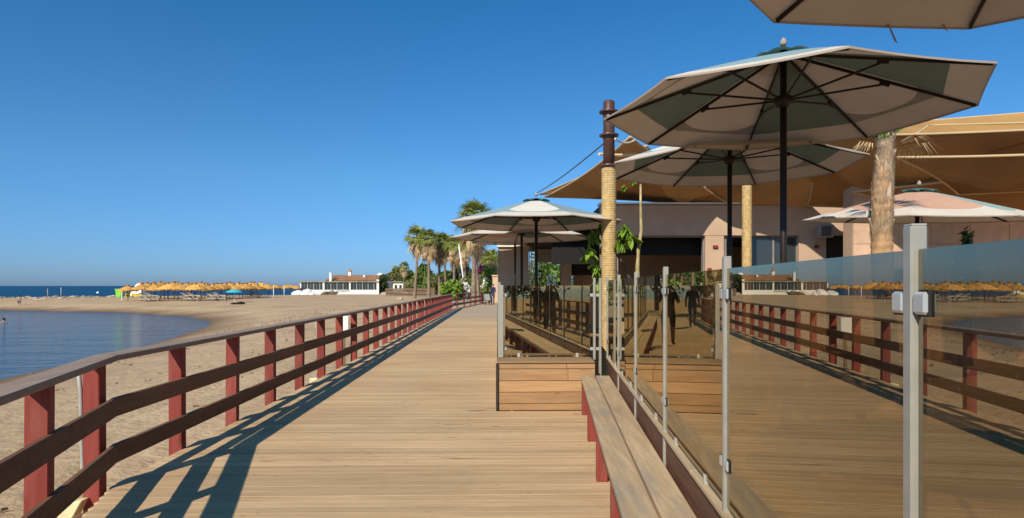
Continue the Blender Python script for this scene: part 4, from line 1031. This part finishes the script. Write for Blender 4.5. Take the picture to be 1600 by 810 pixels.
# rocks and drift on the spit
rkm=[]
for k in range(4):
    rng=random.Random(200+k); bm=bmesh.new(); bmesh.ops.create_icosphere(bm,subdivisions=2,radius=1)
    for v in bm.verts: v.co*=rng.uniform(.75,1.15); v.co.z*=.6
    me_=bpy.data.meshes.new('rock'); bm.to_mesh(me_); bm.free(); me_.materials.append(M['rock'] if k%2 else M['pale_stone']); rkm.append(me_)
rng=random.Random(12)
for i in range(64):
    px=rng.uniform(-30,186); d=rng.choice((96,100,104,108,110))+rng.uniform(-3,3)
    if px>110: d=rng.uniform(104,112)
    x=(px-800)/1000*d; o=ob('rock',rkm[i%4],None,(x,d,gz(x,d)+.05)); s=rng.uniform(.12,.42)*(1.5 if rng.random()<.12 else 1); o.scale=(s*rng.uniform(1,1.8),s,s*rng.uniform(.7,1.1)); o.rotation_euler=(0,0,rng.uniform(0,6))
    tag(o,'rough rock among the stones along the crest of the sand spit','rock','rocks on the sand spit')
wd_=MB(); rng=random.Random(77)
for i in range(520):
    y=rng.uniform(5,60); x=rng.uniform(-16.5,-4.2)-.01*y
    if rng.random()<.5: x=-14.2-.06*max(0,y-18)+rng.uniform(-.9,1.6)
    z=gz(x,y)
    if z<WATER+.06: continue
    a_=rng.uniform(0,6.283); L=rng.uniform(.015,.05)*(1+y*.02); d=Vector((math.cos(a_),math.sin(a_),.0))*L; t_=Vector((-d.y,d.x,0))*rng.uniform(.2,.5)
    P=Vector((x,y,z+.012)); wd_.hexa([P-d-t_,P+d-t_*.6,P+d+t_*.6,P-d+t_,P-d*.7-t_*.5+Vector((0,0,.03)),P+d*.7-t_*.4+Vector((0,0,.02)),P+d*.7+t_*.4+Vector((0,0,.025)),P-d*.7+t_*.5+Vector((0,0,.03))])
tag(part('dried_weed',wd_,M['pole_wood']),'scattered dried weed and driftwood bits on the sand','weed',None,'stuff')
lgm=MB().tube([(-1.2,0,.1),(0,.1,.14),(1.3,-.05,.2)],[.10,.09,.05],7)
o=part('driftwood',lgm,M['pale_stone'],None,True,local=True); o.location=at(68,477,90); o.location.z=gz(o.location.x,90); tag(o,'pale driftwood log lying on the spit above the lagoon','driftwood')
bu=MB().lathe([(.05,-.1),(.5,.0),(.55,.3),(.3,.55),(.05,.9)],10); o=part('buoy',bu,M['white_plastic'],None,True,local=True); o.location=Vector((-.647*240,240,WATER)); tag(o,'small white buoy floating on the open sea','buoy')

# white beach restaurant
D=150.0; ax=lambda px:(px-800)/1000*D; az_=lambda py:EYE+(447-py)/1000*D
bz=gz(ax(530),D)-.1
br=empty('beach_restaurant',(ax(530),D,bz),0,'white beach restaurant with dark glazed veranda and terracotta roof','building')
def bb(px0,px1,py0,py1,y0,y1,name,mt,parent=br,z0=None): return part(name,MB().box(ax(px0),ax(px1),D+y0,D+y1,az_(py1) if z0 is None else z0,az_(py0)),M[mt],parent)
bb(468.5,592,453.2,0,0,.35,'base_wall','white',z0=bz)
bb(468.5,470.5,441.5,453.1,.02,.4,'column','white'); bb(504.2,507,441.5,453.1,-.03,.4,'column','white'); bb(545.5,547.8,441.5,453.1,-.03,.4,'column','white'); bb(588.5,592,437,453.1,-.03,.4,'column','white')
bb(467.5,592.5,439.6,441.4,-.25,6.5,'veranda_roof','roof_flat')
for a,b in ((470.6,504.1),(507.1,545.4),(547.9,588.4)):
    wn=bb(a,b,441.6,453.1,.22,.26,'window','window_dark'); n=max(4,int((b-a)/4.5))
    for k in range(1,n): 
        px=a+(b-a)*k/n; bb(px-.22,px+.22,441.7,453.1,.16,.215,'mullion','grey_frame' if k%2 else 'white',wn)
bb(497,592,438.5,0,6.5,16,'house_wall','white',z0=bz)
x0,x1=ax(496),ax(592.5); ze,zr_=az_(438.4),az_(429.5)
brf=part('roof',MB().hexa([(x0,D+6.0,ze),(x1,D+6.0,ze),(x1,D+16.5,ze),(x0,D+16.5,ze),(x0+1.1,D+10.5,zr_),(x1-.5,D+10.5,zr_),(x1-.5,D+12,zr_),(x0+1.1,D+12,zr_)]),M['roof_tile'],br)
tl=MB(); n=46
for i in range(n):
    t=(i+.5)/n; tl.beam((x0+(x1-x0)*t,D+6.02,ze+.06),(x0+1.1+(x1-x0-1.6)*t,D+10.5,zr_+.06),.20,.13)
o=part('tile_ridges',tl,M['roof_tile'],brf); o['kind']='stuff'
bb(504.6,508.2,426,440,5.2,5.9,'chimney','white',brf); bb(504.2,508.6,425.3,426,5.1,6.0,'chimney_cap','white')
bb(526.8,531.4,424,431,10,10.8,'chimney','white',brf); part('chimney_pot',MB().lathe([(.5,0),(.5,.3),(.2,.6),(.12,1.0)],8,(ax(529),D+10.4,az_(424))),M['roof_tile'],br)
bb(554,557.5,429.5,433.5,8.6,9.2,'chimney','white',brf); bb(557.6,559.5,430.5,432.5,8.7,9.1,'vent_pipe','dark_metal',brf)
part('dome',MB().lathe([(.9,0),(.8,.35),(.45,.65),(.05,.75)],12,(ax(577),D+12.5,az_(430.0))),M['white'],br,True)
bb(588,591.5,428.6,437,6.2,7.0,'chimney','white',brf)
for (txt,px,w_) in (('RESTAURANTE',536,20),('MAR',518.5,7)):
    cu=bpy.data.curves.new('lettering','FONT'); cu.body=txt; cu.size=.62; cu.align_x='CENTER'; cu.extrude=.01
    tmp=bpy.data.objects.new('lettering_source',cu); col.objects.link(tmp)
    dg=bpy.context.evaluated_depsgraph_get(); tm=bpy.data.meshes.new_from_object(tmp.evaluated_get(dg)); bpy.data.objects.remove(tmp); tm.materials.append(M['dark_metal'])
    xs_=[v.co.x for v in tm.vertices]; sc_=w_*.15/(max(xs_)-min(xs_))
    o=ob('lettering',tm,br,Vector((ax(px),D-.03,az_(456.6)))-wloc(br)); o.rotation_euler=(R(90),0,0); o.scale=(sc_,1,1)
# parked loungers / covers in front of it, boats
for i,(px,mt,lab) in enumerate(((480,'white','white covered furniture heap at the left end of the beach restaurant'),(466,'white','low white covered heap left of the beach restaurant'))):
    d=140; x=(px-800)/1000*d; root=empty('covered_heap',(x,d,gz(x,d)),0,lab,'furniture cover')
    part('cover',MB().lathe([(1.5,0),(1.3,.5),(.8,1.0-.3*i),(.2,1.25-.3*i)],11,(0,0,0),.18),M[mt],root,local=True); part('fold',MB().lathe([(.8,0),(.6,.4),(.1,.7)],9,(1.3,-.2,0),.12),M[mt],root,local=True)
for i,(px,lab) in enumerate(((500,'small upturned wooden boat in front of the beach restaurant'),(512,'second wooden boat lying before the beach restaurant'))):
    d=144; x=(px-800)/1000*d; root=empty('rowing_boat',(x,d,gz(x,d)),R(8-20*i),lab,'boat')
    part('hull',MB().lathe([(.02,0)]+[(.45*math.sin(math.pi*t/6)+.05,t*.45) for t in range(1,6)]+[(.02,2.7)],8),M['bark'],root,local=True).rotation_euler=(0,R(80),0)
    part('oar',MB().tube([(-.5,-.4,.1),(1.6,-.3,1.2)],.05,6),M['bark'],root,local=True)
# fence and low houses further along the beach
fn=empty('beach_fence',((625-800)/1000*128,128,gz(-22,128)),0,'grey-brown wooden fence behind the beach left of the palms','fence')
for k in range(44):
    px=603+k*1.75; d=128-k*.35; a=at(px,0,d); g=gz(a.x,d); part('fence_board',MB().box(a.x-.09,a.x+.09,d-.02,d+.02,g-.1,g+1.55+random.uniform(-.1,.1)),M['pole_wood'],fn)
for z_ in (.5,1.2):
    a=at(602,0,128.1); b=at(680,0,112.7); part('fence_rail',MB().beam((a.x,a.y,gz(a.x,a.y)+z_),(b.x,b.y,gz(b.x,b.y)+z_),.06,.10),M['pole_wood'],fn)
lh=empty('low_white_house',((628-800)/1000*170,170,gz(-29,170)),0,'low white house behind the beach fence','building')
a=at(614,0,170); b=at(643,0,170); g=gz(-29,170)
part('wall',MB().box(a.x,b.x,170,176,g,g+2.9),M['white'],lh); part('roof',MB().box(a.x-.3,b.x+.3,169.6,176.4,g+2.9,g+3.2),M['roof_flat'],lh)
for k in range(4): part('window',MB().box(a.x+.5+k*1.2,a.x+1.1+k*1.2,169.95,170.05,g+1.2,g+2.2),M['window_dark'],lh)
for (px,pb,d,w_,h_,lab) in ((600,459,140,.9,.9,'white block on the sand right of the beach restaurant'),(516,497,36,.0,.0,''),(625,470,92,.55,.45,'pale round boulder on the sand behind the railing')):
    if not lab: continue
    x=(px-800)/1000*d; o=ob('boulder',rkm[0],None,(x,d,gz(x,d)+.1)); o.scale=(w_,w_*.8,h_); tag(o,lab,'boulder')
# white board hanging on the outside of the railing and a basin beside it
wb=empty('white_board',bp(-3.42,14.3,.35),0,'white rectangular board outside the railing midway along','board')
q=bp(-3.42,14.3); part('panel',MB().box(q.x-.12,q.x+.12,q.y-.02,q.y+.02,.60,.98),M['white_plastic'],wb,bevel=.01); part('stake',MB().box(q.x-.03,q.x+.03,q.y+.022,q.y+.06,-.45,.96),M['pole_wood'],wb)
ps=empty('gate_pillar',((781-800)/1000*63,63,-.3),0,'pink stone gate pillar beside the walker','pillar')
part('shaft',MB().box(-1.95,-1.35,64,64.6,-.3,2.6),M['pink_stone'],ps); part('cap',MB().box(-2.03,-1.27,63.9,64.7,2.6,2.75),M['pink_stone'],ps)

# ================================================================== people
def person(name, loc, rz_, label, H=1.75, pose='stand', shirt=(.02,.02,.022), shorts=(.02,.02,.02), skin=(.36,.20,.13), hair=(.03,.02,.015), legcov=.29, arm='down'):
    s=H/1.75
    J={'pel':(0,0,.93),'bel':(0,0,1.08),'che':(0,.01,1.28),'nek':(0,0,1.47),'hd1':(0,.02,1.55),'hd2':(0,.03,1.66),'hd3':(0,.02,1.735)}
    rad={'pel':.15,'bel':.135,'che':.155,'nek':.06,'hd1':.075,'hd2':.10,'hd3':.07}
    Ed=[('pel','bel'),('bel','che'),('che','nek'),('nek','hd1'),('hd1','hd2'),('hd2','hd3')]
    for sd,sx in (('l',-1),('r',1)):
        st_=.06*sx if pose=='walk' else 0
        J['hip'+sd]=(sx*.10,0,.88); J['kne'+sd]=(sx*.115,.02+st_*2,.49); J['ank'+sd]=(sx*.12,-.01+st_*3.5,.09); J['toe'+sd]=(sx*.14,.16+st_*3.5,.035)
        rad.update({'hip'+sd:.095,'kne'+sd:.06,'ank'+sd:.042,'toe'+sd:.035})
        Ed+=[('pel','hip'+sd),('hip'+sd,'kne'+sd),('kne'+sd,'ank'+sd),('ank'+sd,'toe'+sd)]
        J['sho'+sd]=(sx*.19,0,1.40)
        if arm=='camera': J['elb'+sd]=(sx*.27,.06,1.16); J['wri'+sd]=(sx*.13,.17,1.52); J['han'+sd]=(sx*.07,.20,1.58)
        elif arm=='push': J['elb'+sd]=(sx*.24,.02,1.12); J['wri'+sd]=(sx*.20,.26,1.05); J['han'+sd]=(sx*.19,.34,1.04)
        else: J['elb'+sd]=(sx*.26,-.02,1.12); J['wri'+sd]=(sx*.28,.06,.87); J['han'+sd]=(sx*.28,.09,.78)
        rad.update({'sho'+sd:.065,'elb'+sd:.045,'wri'+sd:.032,'han'+sd:.036})
        Ed+=[('che','sho'+sd),('sho'+sd,'elb'+sd),('elb'+sd,'wri'+sd),('wri'+sd,'han'+sd)]
    ks=list(J); me_=bpy.data.meshes.new('body'); me_.from_pydata([tuple(c_*s for c_ in J[k_]) for k_ in ks],[(ks.index(a),ks.index(b)) for a,b in Ed],[])
    root=empty(name,loc,rz_,label,'person'); o=ob('body',me_,root)
    sk=o.modifiers.new('skin','SKIN'); sv=me_.skin_vertices[0].data
    for i,k_ in enumerate(ks): kk=1.18; sv[i].radius=(rad[k_]*s*kk,rad[k_]*s*kk*(.72 if k_ in('pel','bel','che') else 1)); sv[i].use_root=(k_=='pel')
    sub=o.modifiers.new('sub','SUBSURF'); sub.levels=2; sub.render_levels=2
    dg=bpy.context.evaluated_depsgraph_get(); m2=bpy.data.meshes.new_from_object(o.evaluated_get(dg)); o.modifiers.clear(); o.data=m2
    m2.polygons.foreach_set('use_smooth',[True]*len(m2.polygons))
    m=new_mat('clothing_'+name); tc=objc(m); sx_=N(m,'ShaderNodeSeparateXYZ'); m.node_tree.links.new(tc,sx_.inputs[0])
    z=sx_.outputs[2]; x_=mth(m,'ABSOLUTE',sx_.outputs[0])
    c=mix(m,skin,shorts,mth(m,'GREATER_THAN',z,(.93-.44*(1 if legcov>.25 else 2))*s)); c=mix(m,c,shirt,mth(m,'GREATER_THAN',z,.96*s)); c=mix(m,c,skin,mth(m,'GREATER_THAN',z,1.47*s)); c=mix(m,c,hair,mth(m,'GREATER_THAN',z,1.66*s))
    c=mix(m,c,skin,mth(m,'GREATER_THAN',x_,.235*s)); c=mix(m,c,(.03,.03,.03),mth(m,'LESS_THAN',z,.07*s)); setc(m,c,.8); m2.materials.clear(); m2.materials.append(m)
    hr=MB().lathe([(.085,-.02),(.105,.03),(.10,.08),(.06,.125),(.01,.14)],12,(0,.005*s,1.64*s)); 
    hm_=new_mat('hair_'+name); setc(hm_,hair,.8); part('hair',hr,hm_,root,True,local=True)
    return root
ph_=person('person',(-.10,-.42,0),0,'person in black top and dark shorts photographing, mirrored in the side glass',1.78,arm='camera')
pc=MB().box(-.07,.07,.21,.28,1.60,1.70); part('camera_body',pc,M['rubber'],ph_,bevel=.008,local=True)
person('person',(-1.72,57,0),R(190),'person in navy shirt and cap walking at the far end of the boardwalk',1.82,'walk',(.02,.025,.07),(.10,.10,.10),arm='push')
sr=empty('pushchair',(-2.15,56.2,0),R(200),'low grey pushchair in front of the walker at the railing','pushchair')
part('seat',MB().hexa([(-.22,-.25,.40),(.22,-.25,.40),(.22,.25,.38),(-.22,.25,.38),(-.22,-.35,.85),(.22,-.35,.85),(.22,-.15,.95),(-.22,-.15,.95)]),M['speaker'],sr,bevel=.02,local=True)
for sx in (-.25,.25):
    part('frame',MB().tube([(sx,.35,.1),(sx,-.1,.55),(sx,-.5,1.02)],.015,6),M['steel'],sr,True,local=True)
    for y in (.35,-.3): part('wheel',MB().tube([(sx-.02,y,.11),(sx+.02,y,.11)],.11,12),M['rubber'],sr,local=True)
x=(30-800)/1000*79.5; person('person',(x,79.5,gz(x,79.5)-.15),R(20),'bather standing at the edge of the far lagoon shore',1.35,'stand',(.42,.26,.18),(.10,.10,.12),(.42,.26,.18))
x=(6-800)/1000*50; person('person',(x,50,WATER-1.42),R(40),'swimmer with only the head above the lagoon water at the left edge',1.75,'stand',(.42,.26,.18),(.10,.10,.12),(.42,.26,.18))
person('person',(-1.6,-9.0,0),R(5),'distant dark walker mirrored in the side glass behind the photographer',1.75,'walk')
print('objects',len(bpy.data.objects),'tris',sum(len(o.data.polygons)*2 for o in bpy.data.objects if o.type=='MESH'))
